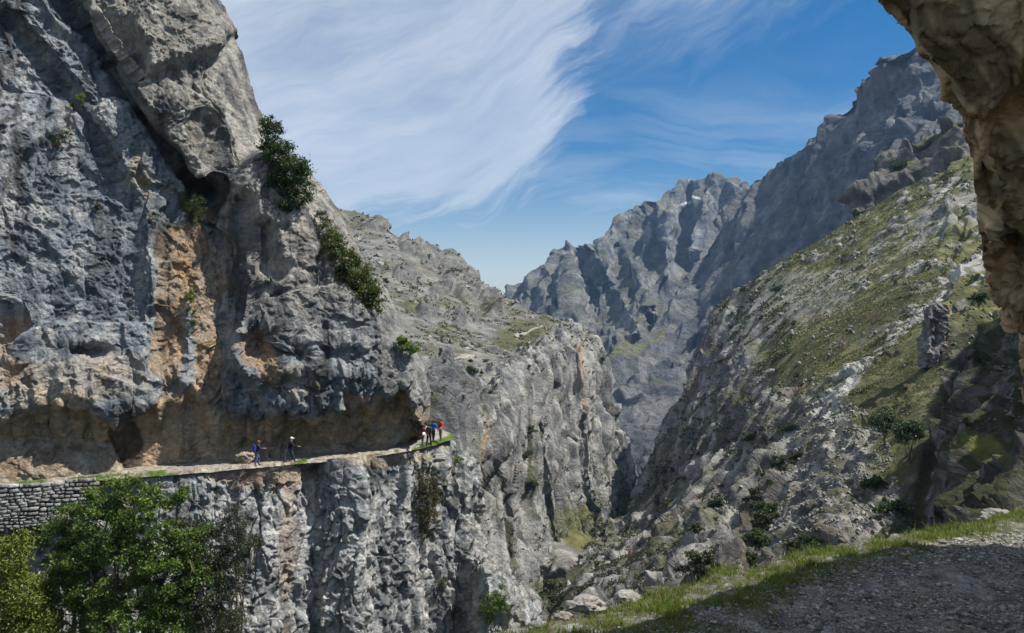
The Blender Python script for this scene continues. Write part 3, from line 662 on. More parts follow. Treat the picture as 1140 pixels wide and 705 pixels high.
def E_disp(P, N, q, w):
    Q = warp(P, 160, 22); V = aniso(Q, (.15, .8, .55), 3.5)
    f1, _ = facet(V / 95 + 1); f2, _ = facet(V / 30 + 6); f3, _ = facet(V / 11)
    U_ = aniso(Q, (.15, .8, .55), 8); 
    return 7 * f1 + 8 * f2 + 5.5 * f3 + 12 * ridge(U_ / 190 + 3, 3, .5) + 13 * ridge(U_ / 55, 5, .62) + 3 * fbm(P / 18, 4, .6)
def E_col(P, N, N0, q, w):
    c = grey(P, 40, 4, (.09, .11, .135), (.20, .22, .24), (.38, .385, .38)); n = fbm(P / 60, 5, .6)
    c = blend(c, (.13, .13, .075), sst(N[:, 2] + .35 * n, .5, .8) * .6)
    c = blend(c, (.75, .78, .8), sst(-(((q - 768) / 12) ** 2 + ((w - 224 + (q - 768) * .45) / 2.2) ** 2), -1, -.4) * .9)
    return c
topE = [(545, 345), (566, 328), (578, 316), (598, 307), (610, 296), (618, 280), (630, 268), (640, 276), (650, 268), (658, 268), (664, 276), (682, 252), (700, 234), (722, 220), (745, 208), (768, 203), (790, 195), (812, 202), (835, 209), (870, 220)]
botE = [(545, 440)] + [(x, 470) for x in (560, 575, 590, 605, 618, 630, 642, 654, 666, 680, 700, 720, 740, 760, 780, 800)] + [(820, 440), (845, 400), (880, 360)]
relief('E', 'peak', topE, botE, E_depth, 0.9, E_disp, E_col, M_far, back=(.1, 1, -.5), backlen=500, nback=16, drop=(120, 4), even=1.3)

# ---- gorge bottom
Id = tps([(560, 700, 175), (600, 650, 215), (600, 600, 260), (640, 570, 300), (700, 560, 345), (725, 545, 372), (650, 620, 250), (640, 680, 190), (690, 600, 330), (740, 600, 340), (600, 740, 150), (500, 560, 300), (560, 580, 280)])
def I_depth(px, py):
    return Id(px, py) * (1 - .10 * np.exp(-(((px - 634) / 24.) ** 2 + ((py - 632) / 26.) ** 2)))
def I_disp(P, N, q, w):
    kn = blob(q, w, 634, 630, 34, 34, 0 * q)
    f1, _ = facet(P / 8); f2, _ = facet(P / 3)
    return 1.2 * fbm(P / 14, 5, .6) + .3 * fbm(P / 2, 4, .6) + (kn + .08) * (1.5 * f1 + 1.2 * f2)
def I_col(P, N, N0, q, w):
    n = fbm(P / 10, 5, .6); n3 = fbm(P / 2.5, 4, .6)
    c = grey(P, 5, 1, (.17, .165, .155), (.27, .26, .24), (.40, .39, .36))
    gm = np.maximum(blob(q, w, 655, 582, 48, 28, n), blob(q, w, 600, 670, 44, 30, n))
    g_ = grey(P, 5, 2, (.10, .105, .04), (.17, .165, .06), (.22, .205, .09)); g_ = blend(g_, (.055, .07, .03), blob(q, w, 600, 675, 50, 34, n) * .9)
    c = c * (1 - gm[:, None]) + g_ * gm[:, None]
    c = blend(c, (.10, .105, .045), sst(n3 + .4 * n, .2, .5) * .7)
    c = blend(c, (.42, .40, .34), sst(-np.abs(w - interp([(600, 612), (640, 588), (680, 570), (700, 566)], q) + n3 * 2), -2.4, -1) * (q > 640) * (q < 700) * .8)
    return c
relief('I', 'valley_floor', [(480, 560), (560, 575), (600, 580), (640, 558), (680, 548), (725, 535), (780, 535)], [(460, 780), (540, 780), (590, 780), (640, 780), (690, 780), (740, 760), (800, 740)], I_depth, 1.2, I_disp, I_col, M_mid, back=(.1, 1, -.1), backlen=60, nback=10, drop=(60, 4))

# ---- the land the gorge is cut into, out to the horizon
def far_ground():
    r = np.concatenate([[0], np.geomspace(30, 14000, 90)]); a = np.linspace(0, 2 * np.pi, 181)
    R, A2 = np.meshgrid(r, a, indexing='ij'); P = np.stack([R * np.cos(A2), R * np.sin(A2) + 100, np.full_like(R, -175.)], -1).reshape(-1, 3)
    P[:, 2] += 12 * fbm(P / 300, 4) + np.minimum(R.ravel() / 14000, 1) * 0
    c = grey(P, 200, 2, (.07, .085, .035), (.14, .14, .08), (.25, .24, .2))
    tag(mesh_np('ground', P, grid_faces(len(r), len(a)), M_far, col=c), kind='structure')
far_ground()
# ------------------------------------------------------------------ the near path, verge and rock gallery
GZ = -2.2
VERGE = [(-9, -6), (-4.6, -1.0), (-2.2, 2.9), (-0.9, 4.7), (0.13, 5.6), (0.5, 5.85), (1.05, 6.2), (1.76, 6.85), (2.73, 7.4), (3.85, 8.0), (5.7, 8.97), (8.5, 10.2), (13, 11.5), (22, 12)]
def verge_dist(x, y):
    """signed distance in from the brink (positive on the path side)"""
    v = np.array(VERGE); best = np.full(x.shape, 1e9); sg = np.ones(x.shape)
    for k in range(len(v) - 1):
        a, b = v[k], v[k + 1]; d = b - a; L2 = (d ** 2).sum(); t = np.clip(((x - a[0]) * d[0] + (y - a[1]) * d[1]) / L2, 0, 1)
        ex, ey = x - a[0] - t * d[0], y - a[1] - t * d[1]; r = np.hypot(ex, ey); s = np.where(d[0] * (y - a[1]) - d[1] * (x - a[0]) > 0, -1.0, 1.0)
        m = r < best; best = np.where(m, r, best); sg = np.where(m, s, sg)
    return best * sg
def near_z(x, y, fine=True):
    P = np.stack([x.ravel(), y.ravel(), np.zeros(x.size)], 1); s = verge_dist(x, y).ravel()
    s2 = s + .22 * fbm(P / .9, 4)
    z = GZ + .045 * fbm(P / 1.4, 4) + .07 * np.exp(-((s - .45) / .38) ** 2)
    z -= np.where(s2 < 0, (-s2) ** 1.25 * 2.6, 0)
    if fine: z += .020 * fbm(P / .11, 4, .65) + .030 * sst(fbm(P / .55 + 3, 4, .6), .1, .4)
    # embedded ledges of rock in the track
    z += .07 * sst(fbm(np.stack([P[:, 0] / 1.1, P[:, 1] / .35, P[:, 2]], 1) + 5, 3), .22, .42) * sst(s, 1.6, 2.4)
    return z.reshape(x.shape), s.reshape(x.shape)
def near_ground():
    xs = np.concatenate([np.linspace(-10, -1, 60), np.arange(-1, 7.5, .018), np.linspace(7.6, 24, 80)]); ysn = np.concatenate([np.linspace(-8, 3, 60), np.arange(3.05, 10.2, .020), np.linspace(10.3, 14, 40)])
    X, Y = np.meshgrid(xs, ysn, indexing='xy'); Z, S = near_z(X, Y)
    P = np.stack([X, Y, Z], -1).reshape(-1, 3); s = S.ravel()
    n = fbm(P / .5, 4, .6); n3 = fbm(P / .09, 4, .6)
    c = grey(P, .25, 2, (.17, .165, .155), (.29, .28, .265), (.42, .41, .39))
    c = blend(c, (.20, .155, .11), sst(n, .05, .5) * .5)
    soil = sst(-s + n * .25, -.95, -.6) * sst(n3, .5, -.3); c = blend(c, (.085, .085, .03), soil * .9)
    out = sst(-s, 0, .6); c2 = grey(P, .6, 5, (.2, .2, .18), (.33, .32, .29), (.48, .46, .42)); c = c * (1 - out[:, None] * .7) + c2 * out[:, None] * .7
    tag(mesh_np('gravel_path', P, grid_faces(len(ysn), len(xs), flip=True), M_gravel, col=c), kind='structure')
M_gravel = rock_mat("gravel_track", 24, 0.6, 0.02, 0.4)
near_ground()
def pebbles():
    rs = np.random.RandomState(3); n = 140000
    x = rs.uniform(-1.5, 7.5, n * 2); y = rs.uniform(3.4, 9.6, n * 2); z, s = near_z(x, y)
    nn = fbm(np.stack([x, y, 0 * x], 1) / .7, 3)
    keep = (s > .35 + .25 * rs.rand(n * 2)) & (rs.rand(n * 2) < .55 + nn * .6); x, y, z = x[keep][:n], y[keep][:n], z[keep][:n]; n = len(x)
    base = np.array([(1, 0, 0), (-1, 0, 0), (0, 1, 0), (0, -1, 0), (0, 0, 1), (0, 0, -1), ], float)
    fc = np.array([(0, 2, 4), (2, 1, 4), (1, 3, 4), (3, 0, 4), (2, 0, 5), (1, 2, 5), (3, 1, 5), (0, 3, 5)])
    r = rs.lognormal(-4.85, .52, n).clip(.004, .06)
    V = base[None] * (1 + rs.uniform(-.35, .35, (n, 6, 1))) + rs.uniform(-.25, .25, (n, 6, 3))
    V *= np.stack([np.ones(n), rs.uniform(.6, 1, n), rs.uniform(.35, .75, n)], 1)[:, None]
    a = rs.uniform(0, 6.28, n); ca, sa = np.cos(a)[:, None], np.sin(a)[:, None]; X = V[..., 0] * ca - V[..., 1] * sa; Y = V[..., 0] * sa + V[..., 1] * ca
    V = np.stack([X, Y, V[..., 2]], -1) * r[:, None, None] + np.stack([x, y, z + r * .25], 1)[:, None]
    c = np.clip(rs.normal(.34, .12, (n, 1)) * (np.array([[1, .96, .90]]) + rs.uniform(-.05, .05, (n, 3))), .1, .55); c = np.repeat(c, 6, 0)
    tag(mesh_np('gravel', V.reshape(-1, 3), (fc[None] + (np.arange(n) * 6)[:, None, None]).reshape(-1, 3), M_gravel, col=c, smooth=False), 'loose grey limestone gravel strewn over the shaded track in front', 'gravel', kind='stuff')
pebbles()
M_grass = leaf_mat("grass_blade", .4)
def verge_grass():
    rs = np.random.RandomState(5); n = 240000
    x = rs.uniform(-2.5, 8.5, n * 3); y = rs.uniform(2.6, 10.5, n * 3); s = verge_dist(x, y)
    P = np.stack([x, y, 0 * x], 1); nn = fbm(P / .45, 4, .6); n2 = fbm(P / 1.3 + 7, 3)
    wdt = 1.0 + .25 * n2 - .5 * sst(x, 2.3, 4.3)
    pr = sst(s, -.55, -.1) * sst(-s, -wdt, -wdt * .55) * np.clip(.5 + 1.2 * nn, .15, 1)
    keep = rs.rand(len(x)) < pr; x, y, s, nn, n2 = [k[keep][:n] for k in (x, y, s, nn, n2)]; n = len(x); z, _ = near_z(x, y)
    h = rs.uniform(.025, .085, n) * (1 + .9 * np.clip(nn, -.3, 1)) * (1 - .45 * sst(s, .3, .9)) * .85; wd = rs.uniform(.0022, .0045, n); a = rs.uniform(0, 6.28, n)
    lean = h * rs.uniform(.1, .9, n); b = rs.uniform(0, 6.28, n)
    R = np.stack([x, y, z - .01], 1); sd = np.stack([np.cos(a), np.sin(a), 0 * a], 1) * wd[:, None]; ld_ = np.stack([np.cos(b), np.sin(b), 0 * b], 1) * lean[:, None]
    up = np.array([0, 0, 1.0]) * h[:, None]
    V = np.stack([R - sd, R + sd, R + sd * .7 + up * .6 + ld_ * .35, R - sd * .7 + up * .6 + ld_ * .35, R + up + ld_], 1)
    g1, g2, g3 = np.array((.11, .17, .03)), np.array((.22, .27, .06)), np.array((.28, .22, .08))
    t = rs.rand(n, 1); c = g1 * (1 - t) + g2 * t; dry = (rs.rand(n) < .13 + .25 * sst(n2, .1, .5))[:, None]; c = np.where(dry, g3 * rs.uniform(.6, 1.1, (n, 1)), c)
    tall = rs.rand(n) < .015; V[tall] = V[tall] * np.array([1, 1, 1]); k = np.where(tall & (s < .25))[0]
    for j in k: V[j] = V[j, 0] + (V[j] - V[j, 0]) * np.array([.5, .5, 2.6]); c[j] = (.34, .25, .13)
    i = (np.arange(n) * 5)[:, None]; F4 = np.concatenate([i + np.array([0, 1, 2]), i + np.array([0, 2, 3]), i + np.array([3, 2, 4])])
    tag(mesh_np('grass', V.reshape(-1, 3), F4, M_grass, col=np.repeat(c, 5, 0)), 'short green grass verge along the brink of the gravel track', 'grass', kind='stuff')
verge_grass()
M_brown = rock_mat("gallery_rock", 5, 0.8, 0.05, .35)
def gallery():
    # rim of the gallery mouth: (px, py, metres), from its foot at the right up and over the camera
    rim = [(1210, 600, 7.7), (1190, 540, 7.7), (1150, 480, 7.6), (1136, 440, 7.55), (1131, 400, 7.45), (1127, 368, 7.3), (1108, 343, 7.0), (1090, 312, 6.7), (1078, 262, 6.2), (1075, 200, 5.8), (1068, 140, 5.5), (1058, 112, 5.35), (1034, 84, 5.25), (1013, 56, 5.15), (998, 38, 5.1), (985, 16, 5.05), (977, -2, 5.0), (950, -50, 4.9), (905, -130, 4.7), (840, -250, 4.5), (740, -420, 4.1), (560, -700, 3.3)]
    R = np.array([unproj(np.array(float(a) - (29 if b < 90 else 12 if b < 150 else 6)), np.array(float(b)), np.array(float(c) * .97)) for a, b, c in rim])
    seg = np.linalg.norm(np.diff(R, axis=0), axis=1); cs = np.concatenate([[0], np.cumsum(seg)]); t = np.arange(0, cs[-1], .013)
    R = np.stack([np.interp(t, cs, R[:, k]) for k in range(3)], 1); nc = len(R)
    inner = np.array([[.0, 0, 0], [.25, -.10, .02], [.9, -.5, .10], [2.0, -1.5, .5], [3.6, -3.2, 1.3], [5.0, -6, 2.0], [5.5, -10, 2.2]])
    outer = np.array([[9, -6, 9.5], [6.5, -3, 7.2], [4.2, -1.2, 4.4], [2.0, -.35, 1.9], [.8, -.05, .75], [.25, .06, .2]])
    prof = np.concatenate([outer, inner]); sg = np.linalg.norm(np.diff(prof, axis=0), axis=1); pc = np.concatenate([[0], np.cumsum(sg)])
    mid = pc[len(outer)]; q = np.concatenate([np.linspace(0, mid - 1.2, 40), np.arange(mid - 1.18, mid + 3.0, .014), np.linspace(mid + 3.1, pc[-1], 60)])
    prof = np.stack([np.interp(q, pc, prof[:, k]) for k in range(3)], 1); prof = np.stack([np.convolve(np.pad(prof[:, j], 14, 'edge'), np.hanning(31)[1:-1] / np.hanning(31)[1:-1].sum(), 'valid') for j in range(3)], 1)
    P = R[None] + prof[:, None]; nr = len(prof)
    N = np.cross(np.gradient(P, axis=0), np.gradient(P, axis=1)); N /= np.linalg.norm(N, axis=2, keepdims=True) + 1e-9
    i = np.searchsorted(q, mid + 1); 
    if (N[i] * -P[i]).sum() < 0: N = -N
    P0, N0 = P.reshape(-1, 3), N.reshape(-1, 3)
    Q = warp(P0, 1.2, .25); S = aniso(Q, (-.55, -.45, .62), 3.2)
    f1, e1 = facet(S / .9); f2, e2 = facet(S / .34 + 2); f3, e3 = facet(Q / .1 + 2)
    f0, e0 = facet(S / 1.7 + 5); d = .10 * f0 + .10 * f1 + .06 * f2 + .022 * f3 - .06 * sst(-e0, -.06, 0) - .05 * sst(-e1, -.05, 0) + .05 * ridge(S / .8 + 1, 5, .6) + .03 * fbm(P0 / .1, 4, .7) - .03 * sst(-e2, -.06, 0)
    P1 = P0 + N0 * d[:, None]
    n = fbm(P0 / .6, 5, .6); n2 = fbm(aniso(Q, (-.55, -.45, .62), 6) / .3, 4, .6)
    c = grey(P0, .5, 1, (.28, .20, .11), (.56, .41, .25), (.78, .63, .44), k=1.0)
    c = blend(c, (.45, .25, .09), sst(n, .15, .5) * .45); c = blend(c, (.05, .04, .03), sst(n2, .15, .5) * .6); c = blend(c, (.36, .32, .26), sst(-n2, .2, .5) * .4)
    tag(mesh_np('rock_gallery', P1, grid_faces(nr, nc), M_brown, col=c), kind='structure')
gallery()

# ------------------------------------------------------------------ the wall of the gorge on the near bank, whose shade fills the gully at the right
def bank_wall():
    C = [pick('D', a, b)[0] + k * SUN for a, b, k in ((975, 620, 34), (1000, 585, 38), (1006, 550, 42), (1022, 470, 50), (1042, 435, 56), (1062, 400, 62), (1088, 358, 72))]
    C = np.array([C[0] - [4, 14, 6]] + C + [C[-1] + [22, 6, -8], C[-1] + [60, 10, -30]], float)
    t = np.linspace(0, len(C) - 1, 400); R = np.stack([np.interp(t, np.arange(len(C)), C[:, k]) for k in range(3)], 1)
    prof = np.array([(-2, 0, -60), (-1, 0, -30), (0, 0, 0), (12, -4, 9), (40, -14, 14), (110, -40, -40)], float); pt = np.linspace(0, 5, 260)
    pr = np.stack([np.interp(pt, np.arange(6), prof[:, k]) for k in range(3)], 1); P = (R[None] + pr[:, None]).reshape(-1, 3)
    f1, _ = facet(P / 7); f2, _ = facet(P / 2.5); N = np.array([-.7, -.3, .6]); P = P + N * (1.6 * f1 + .6 * f2)[:, None]
    c = grey(P, 6, 1); c = blend(c, (.10, .11, .04), sst(fbm(P / 8, 4), 0, .4) * .8)
    tag(mesh_np('cliff', P, grid_faces(260, 400), M_mid, col=c), kind='structure')
bank_wall()
# ------------------------------------------------------------------ the air in the gorge
def haze():
    x0, x1, y0, y1, z0, z1 = -1200, 1600, -500, 2400, -230, 520
    V = [(x, y, z) for x in (x0, x1) for y in (y0, y1) for z in (z0, z1)]
    Fq = [(0, 1, 3, 2), (4, 6, 7, 5), (0, 4, 5, 1), (2, 3, 7, 6), (0, 2, 6, 4), (1, 5, 7, 3)]
    m = bpy.data.materials.new("air"); m.use_nodes = True; m.node_tree.nodes.clear(); g = NB(m.node_tree)
    v = g.n('ShaderNodeVolumePrincipled'); v.inputs['Color'].default_value = (.32, .56, 1, 1); v.inputs['Density'].default_value = HAZE; v.inputs['Anisotropy'].default_value = 0.1
    o = g.n('ShaderNodeOutputMaterial'); g.put(o.inputs[1], v.outputs[0])
    tag(mesh_np('haze', V, Fq, m, smooth=False), kind='stuff')
HAZE = 0.00008
haze()
# ------------------------------------------------------------------ plants
M_leaf = leaf_mat("leaves", .3); M_bark = plain_mat("bark", (.13, .105, .085), .9, .3, 9); M_twig = plain_mat("bare_twig", (.20, .15, .13), .9, .2, 6)
def leaves(blobs, n, size, cols, seed, clump=.22, per=45, elong=.55, up=.5):
    """n leaves gathered in small sprays spread through the volume of several overlapping lobes"""
    rs = np.random.RandomState(seed); B = np.array(blobs, float); vol = (B[:, 3] * B[:, 4] * B[:, 5]) ** .75; pr = vol / vol.sum()
    m = max(6, n // per); bi = rs.choice(len(B), m, p=pr); u = rs.normal(size=(m, 3)); u /= np.linalg.norm(u, axis=1, keepdims=True)
    C = B[bi, :3] + u * B[bi, 3:6] * (rs.uniform(.25, 1.08, (m, 1)) ** .55)
    tone = rs.rand(m); ci = rs.choice(m, n); sz = B[:, 3:6].mean() * clump * rs.uniform(.5, 1.4, m)
    P = C[ci] + rs.normal(size=(n, 3)) * sz[ci][:, None] * np.array([1, 1, .7])
    nr = rs.normal(size=(n, 3)) + np.array([0, 0, up]); nr /= np.linalg.norm(nr, axis=1, keepdims=True)
    t = np.cross(nr, rs.normal(size=(n, 3))); t /= np.linalg.norm(t, axis=1, keepdims=True); b = np.cross(nr, t)
    L = size * rs.uniform(.6, 1.35, (n, 1)); W = L * elong
    V = np.stack([P - t * L, P + b * W + nr * W * .25, P + t * L, P - b * W + nr * W * .25], 1).reshape(-1, 3)
    c0, c1, c2 = [np.array(c) for c in cols]; k = np.clip(tone[ci] * .7 + rs.rand(n) * .4, 0, 1)[:, None]
    c = np.where(k < .5, c0 + (c1 - c0) * k * 2, c1 + (c2 - c1) * (k * 2 - 1))
    return V, np.arange(n * 4).reshape(-1, 4), np.repeat(c, 4, 0)
def tubes(paths, sides=6):
    """tapered limbs: each path is [(x,y,z,r), ...]"""
    VV, FF, o = [], [], 0
    for p in paths:
        p = np.array(p, float); T = np.gradient(p[:, :3], axis=0); T /= np.linalg.norm(T, axis=1, keepdims=True) + 1e-9
        a = np.cross(T, [.31, .2, .93]); a /= np.linalg.norm(a, axis=1, keepdims=True) + 1e-9; b = np.cross(T, a)
        an = np.arange(sides) / sides * 2 * np.pi
        R = p[:, None, :3] + (a[:, None] * np.cos(an)[None, :, None] + b[:, None] * np.sin(an)[None, :, None]) * p[:, 3][:, None, None]
        VV.append(R.reshape(-1, 3)); n = len(p)
        i = np.arange(n - 1)[:, None] * sides + np.arange(sides)[None]; j = np.arange(n - 1)[:, None] * sides + (np.arange(sides)[None] + 1) % sides
        FF.append((np.stack([i, j, j + sides, i + sides], -1)).reshape(-1, 4) + o); o += n * sides
    return np.concatenate(VV), np.concatenate(FF)
def limb(rs, a, b, r0, r1, n=7, wob=.08):
    a, b = np.array(a, float), np.array(b, float); L = np.linalg.norm(b - a); t = np.linspace(0, 1, n)
    off = np.cumsum(rs.normal(size=(n, 3)) * L * wob / 2, 0); off -= off[0] * 1; off *= np.sin(t * np.pi)[:, None] ** .5
    p = a + (b - a) * t[:, None] + off; return [(*p[i], r0 + (r1 - r0) * t[i]) for i in range(n)]
def plant(name, cat, label, root, blobs, n, size, cols, seed, trunk_r=.09, leafname='foliage', stemname='stem', group=None, bare=0, twig_len=1.0, **kw):
    """root in world metres; blobs relative to the root"""
    e = empty(name, tuple(float(v) for v in root)); rs = np.random.RandomState(seed + 99)
    V, Fq, C = leaves(blobs, n, size, cols, seed, **kw); mesh_np(leafname, V, Fq, M_leaf, e, C, smooth=False)
    paths = []
    for k, b in enumerate(blobs):
        c = np.array(b[:3]); paths.append(limb(rs, (0, 0, 0), c, trunk_r * (1 if k == 0 else .6), trunk_r * .22))
        for j in range(5 + bare):
            u = rs.normal(size=3); u /= np.linalg.norm(u); q = c + u * np.array(b[3:6]) * rs.uniform(.6, 1.0 + .25 * (bare > 0)) * twig_len
            s_ = paths[-1] if False else c * rs.uniform(.6, 1); paths.append(limb(rs, s_, q, trunk_r * .25, trunk_r * .05, 6, .12))
    V, Fq = tubes(paths); mesh_np(stemname, V, Fq, M_bark, e)
    return tag(e, label, cat, group)
def upx(px, py, d): return np.array([(px - CX) / F * d, d, (CY - py) / F * d])
def blobs_px(root, d, lst, thick=.9):
    """lobes given as (px, py, radius_px, metres nearer/farther)"""
    out = []
    for px, py, r, dd in lst:
        c = upx(px, py, d + dd) - root; R = r / F * (d + dd); out.append((*c, R, R * thick, R))
    return out
DARKG = [(.025, .045, .012), (.045, .08, .02), (.085, .125, .03)]
MIDG = [(.04, .08, .014), (.09, .16, .025), (.17, .25, .04)]
YELG = [(.08, .13, .02), (.15, .21, .03), (.24, .29, .05)]
OLIVE = [(.035, .045, .022), (.06, .075, .035), (.10, .115, .055)]
r_ = upx(150, 760, 46)
plant('broadleaf_tree', 'tree', 'bright green leafy tree in front of the low stone wall, largest of all', r_,
      blobs_px(r_, 44, [(120, 640, 52, .5), (165, 600, 38, 0), (118, 590, 34, -.3), (150, 560, 28, 0), (92, 612, 34, .4), (185, 640, 36, -.3), (85, 680, 40, .2), (150, 690, 42, -.5), (130, 548, 16, .2), (190, 552, 15, .3), (205, 548, 9, .3), (205, 600, 18, .3), (140, 528, 10, .2), (110, 560, 18, .2), (70, 645, 26, .6), (190, 690, 30, 0), (62, 600, 22, .8), (55, 675, 26, .8), (80, 575, 16, .6), (212, 640, 24, .2), (222, 600, 16, .3)]),
      70000, .08, MIDG, 21, .16, clump=.15, per=100, leafname='crown', stemname='trunk')
r_ = upx(262, 735, 47)
plant('small_leaf_tree', 'tree', 'dull olive fine leaved tree with dark slanting branches right of the bright green tree', r_,
      blobs_px(r_, 45, [(238, 610, 26, 0), (262, 580, 16, 0), (225, 655, 30, -.3), (250, 640, 24, 0), (275, 605, 14, .2), (235, 690, 26, 0), (205, 670, 20, .2), (215, 590, 14, .2), (283, 600, 8, .2), (262, 690, 14, .2)]),
      24000, .055, OLIVE, 22, .10, clump=.2, per=70, leafname='crown', stemname='trunk', bare=5)
r_ = upx(-5, 760, 44)
plant('yellow_green_shrub', 'shrub', 'yellow green shrub in the bottom left corner below the stone wall', r_,
      blobs_px(r_, 42.5, [(10, 620, 22, 0), (25, 660, 26, -.2), (0, 680, 34, 0), (35, 690, 22, -.3), (-20, 640, 30, 0), (18, 600, 12, .2), (48, 705, 18, 0)]), 22000, .08, YELG, 23, .08, clump=.22)
def rooted(key, px, py): P, N = pick(key, px, py); return P, float(P[1])
# bushes on the edge of the overhanging cliff
for (key, name, cat, label, rx, ry, lobes, n, sz, cols, kw) in [
    ('A', 'evergreen_bush', 'bush', 'dark evergreen bush with bare twigs high on the cliff edge against the clouds', 300, 175,
     [(305, 150, 13, 0), (312, 172, 18, 0), (324, 190, 19, 0), (300, 136, 10, 0), (334, 210, 15, 0), (320, 226, 12, 0), (298, 165, 11, 0), (337, 190, 9, 0), (308, 205, 12, 0), (341, 222, 7, 0)], 14000, .085, DARKG, dict(bare=4)),
    ('A', 'evergreen_bush', 'bush', 'long green bush on the cliff edge halfway down, paler at its lower end', 385, 300,
     [(370, 268, 12, 0), (382, 288, 17, 0), (394, 305, 19, 0), (403, 322, 20, 0), (413, 335, 15, 0), (400, 344, 14, 0), (363, 254, 9, 0), (378, 308, 11, 0), (356, 240, 6, 0), (418, 322, 9, 0)], 15000, .085, [(.04, .065, .015), (.08, .11, .02), (.15, .17, .035)], dict(bare=2)),
    ('A', 'evergreen_bush', 'bush', 'small spiky green bush on the cliff edge just above the nose over the hikers', 449, 392,
     [(452, 384, 8, 0), (460, 388, 7, 0), (446, 378, 5, 0)], 2600, .07, MIDG, dict(bare=2)),
    ('A', 'mossy_plant', 'plant', 'dark moss and fern clump at the head of the ochre recess in the cliff', 216, 235, [(216, 226, 11, 0), (222, 238, 8, 0)], 2500, .05, DARKG, {}),
    ('A', 'hanging_plant', 'plant', 'fresh green plant hanging in the middle of the ochre recess', 215, 335, [(214, 330, 7, 0), (212, 345, 6, 0), (216, 358, 4, 0)], 1500, .05, MIDG, {}),
    ('A', 'rock_plant', 'plant', 'pale green clump on the blue grey cliff, right of the diagonal crack top', 92, 112, [(90, 110, 6, 0), (84, 118, 5, 0)], 900, .05, YELG, {}),
    ('A', 'rock_plant', 'plant', 'brownish clump on the blue grey cliff below and left of the pale green one', 68, 155, [(66, 156, 8, 0), (75, 150, 5, 0)], 1000, .05, OLIVE, {}),
    ('A', 'rock_plant', 'plant', 'tiny green sprig beside the shaded top of the ochre recess', 172, 243, [(172, 242, 6, 0)], 600, .045, OLIVE, {}),
    ('A', 'rock_plant', 'plant', 'brown tuft on the upper blue grey cliff directly above the little rock hollow', 110, 228, [(110, 230, 5, 0), (106, 222, 4, 0)], 600, .045, OLIVE, {}),
    ('A', 'rock_plant', 'plant', 'green tuft low at the foot of the cliff nose beside the group of hikers', 463, 492, [(464, 493, 6, -1.2), (458, 496, 4, -1.2)], 900, .045, MIDG, {}),
    ('B', 'hanging_scrub', 'shrub', 'brown green scrub hanging down the cliff directly below the group of hikers', 470, 528,
     [(462, 520, 11, 0), (472, 540, 15, -.3), (466, 560, 14, -.3), (478, 575, 11, -.2), (458, 538, 10, 0), (482, 552, 11, 0), (470, 592, 8, 0)], 7000, .07, [(.04, .045, .02), (.085, .08, .035), (.15, .14, .06)], dict(bare=3)),
    ('B', 'ledge_bush', 'bush', 'fresh green bush on the buttress below the cliff, near the pale wedge slab', 548, 682,
     [(548, 672, 12, -.3), (556, 662, 9, 0), (542, 684, 10, 0), (560, 676, 7, 0)], 3500, .06, MIDG, {}),
    ('B', 'ledge_bush', 'bush', 'small mossy bush on the lower cliff left of the wedge buttress', 492, 650, [(492, 648, 8, -.2), (494, 658, 7, -.2)], 1500, .05, OLIVE, {}),
    ('B', 'ledge_bush', 'bush', 'yellow green tuft at the top of the lower cliff, right of the hikers', 511, 512, [(511, 512, 5, -.2)], 600, .05, YELG, {}),
]:
    P, d = rooted(key, rx, ry)
    plant(name, cat, label, P, blobs_px(P, d - .3, lobes), n, sz, cols, hash((rx, ry)) % 1000, .05, **kw)
# bare branches leaning over the brink
def bare_branches(name, label, root, tips, seed, r=.035):
    rs = np.random.RandomState(seed); e = empty(name, tuple(float(v) for v in root)); main = []; fine = []
    for t in tips:
        t = np.array(t) - root; main.append(limb(rs, (0, 0, 0), t, r, r * .25, 9, .06)); p = np.array(main[-1])
        for k in range(22):
            a = p[rs.randint(2, 9)][:3]; L = np.linalg.norm(t) * .3; u = rs.normal(size=3) * .7 + t / np.linalg.norm(t); u /= np.linalg.norm(u)
            b = a + u * L * rs.uniform(.4, 1); fine.append(limb(rs, a, b, r * .3, r * .1, 5, .1))
    V, Fq = tubes(main); mesh_np('branch', V, Fq, M_twig, e); V, Fq = tubes(fine, 4); mesh_np('twigs', V, Fq, M_twig, e)
    tag(e, label, 'bare shrub')
P0 = upx(256, 545, 50.5)
bare_branches('bare_shrub', 'leafless branches leaning over the brink below the two hikers', P0, [upx(318, 512, 51.5), upx(300, 522, 51), upx(275, 515, 51), upx(285, 535, 50)], 4)
P0 = pick('A', 335, 205)[0]
bare_branches('bare_shrub', 'bare grey twigs sticking out of the bush against the sky', P0, [upx(352, 190, P0[1]), upx(356, 205, P0[1]), upx(345, 180, P0[1])], 5, .02)

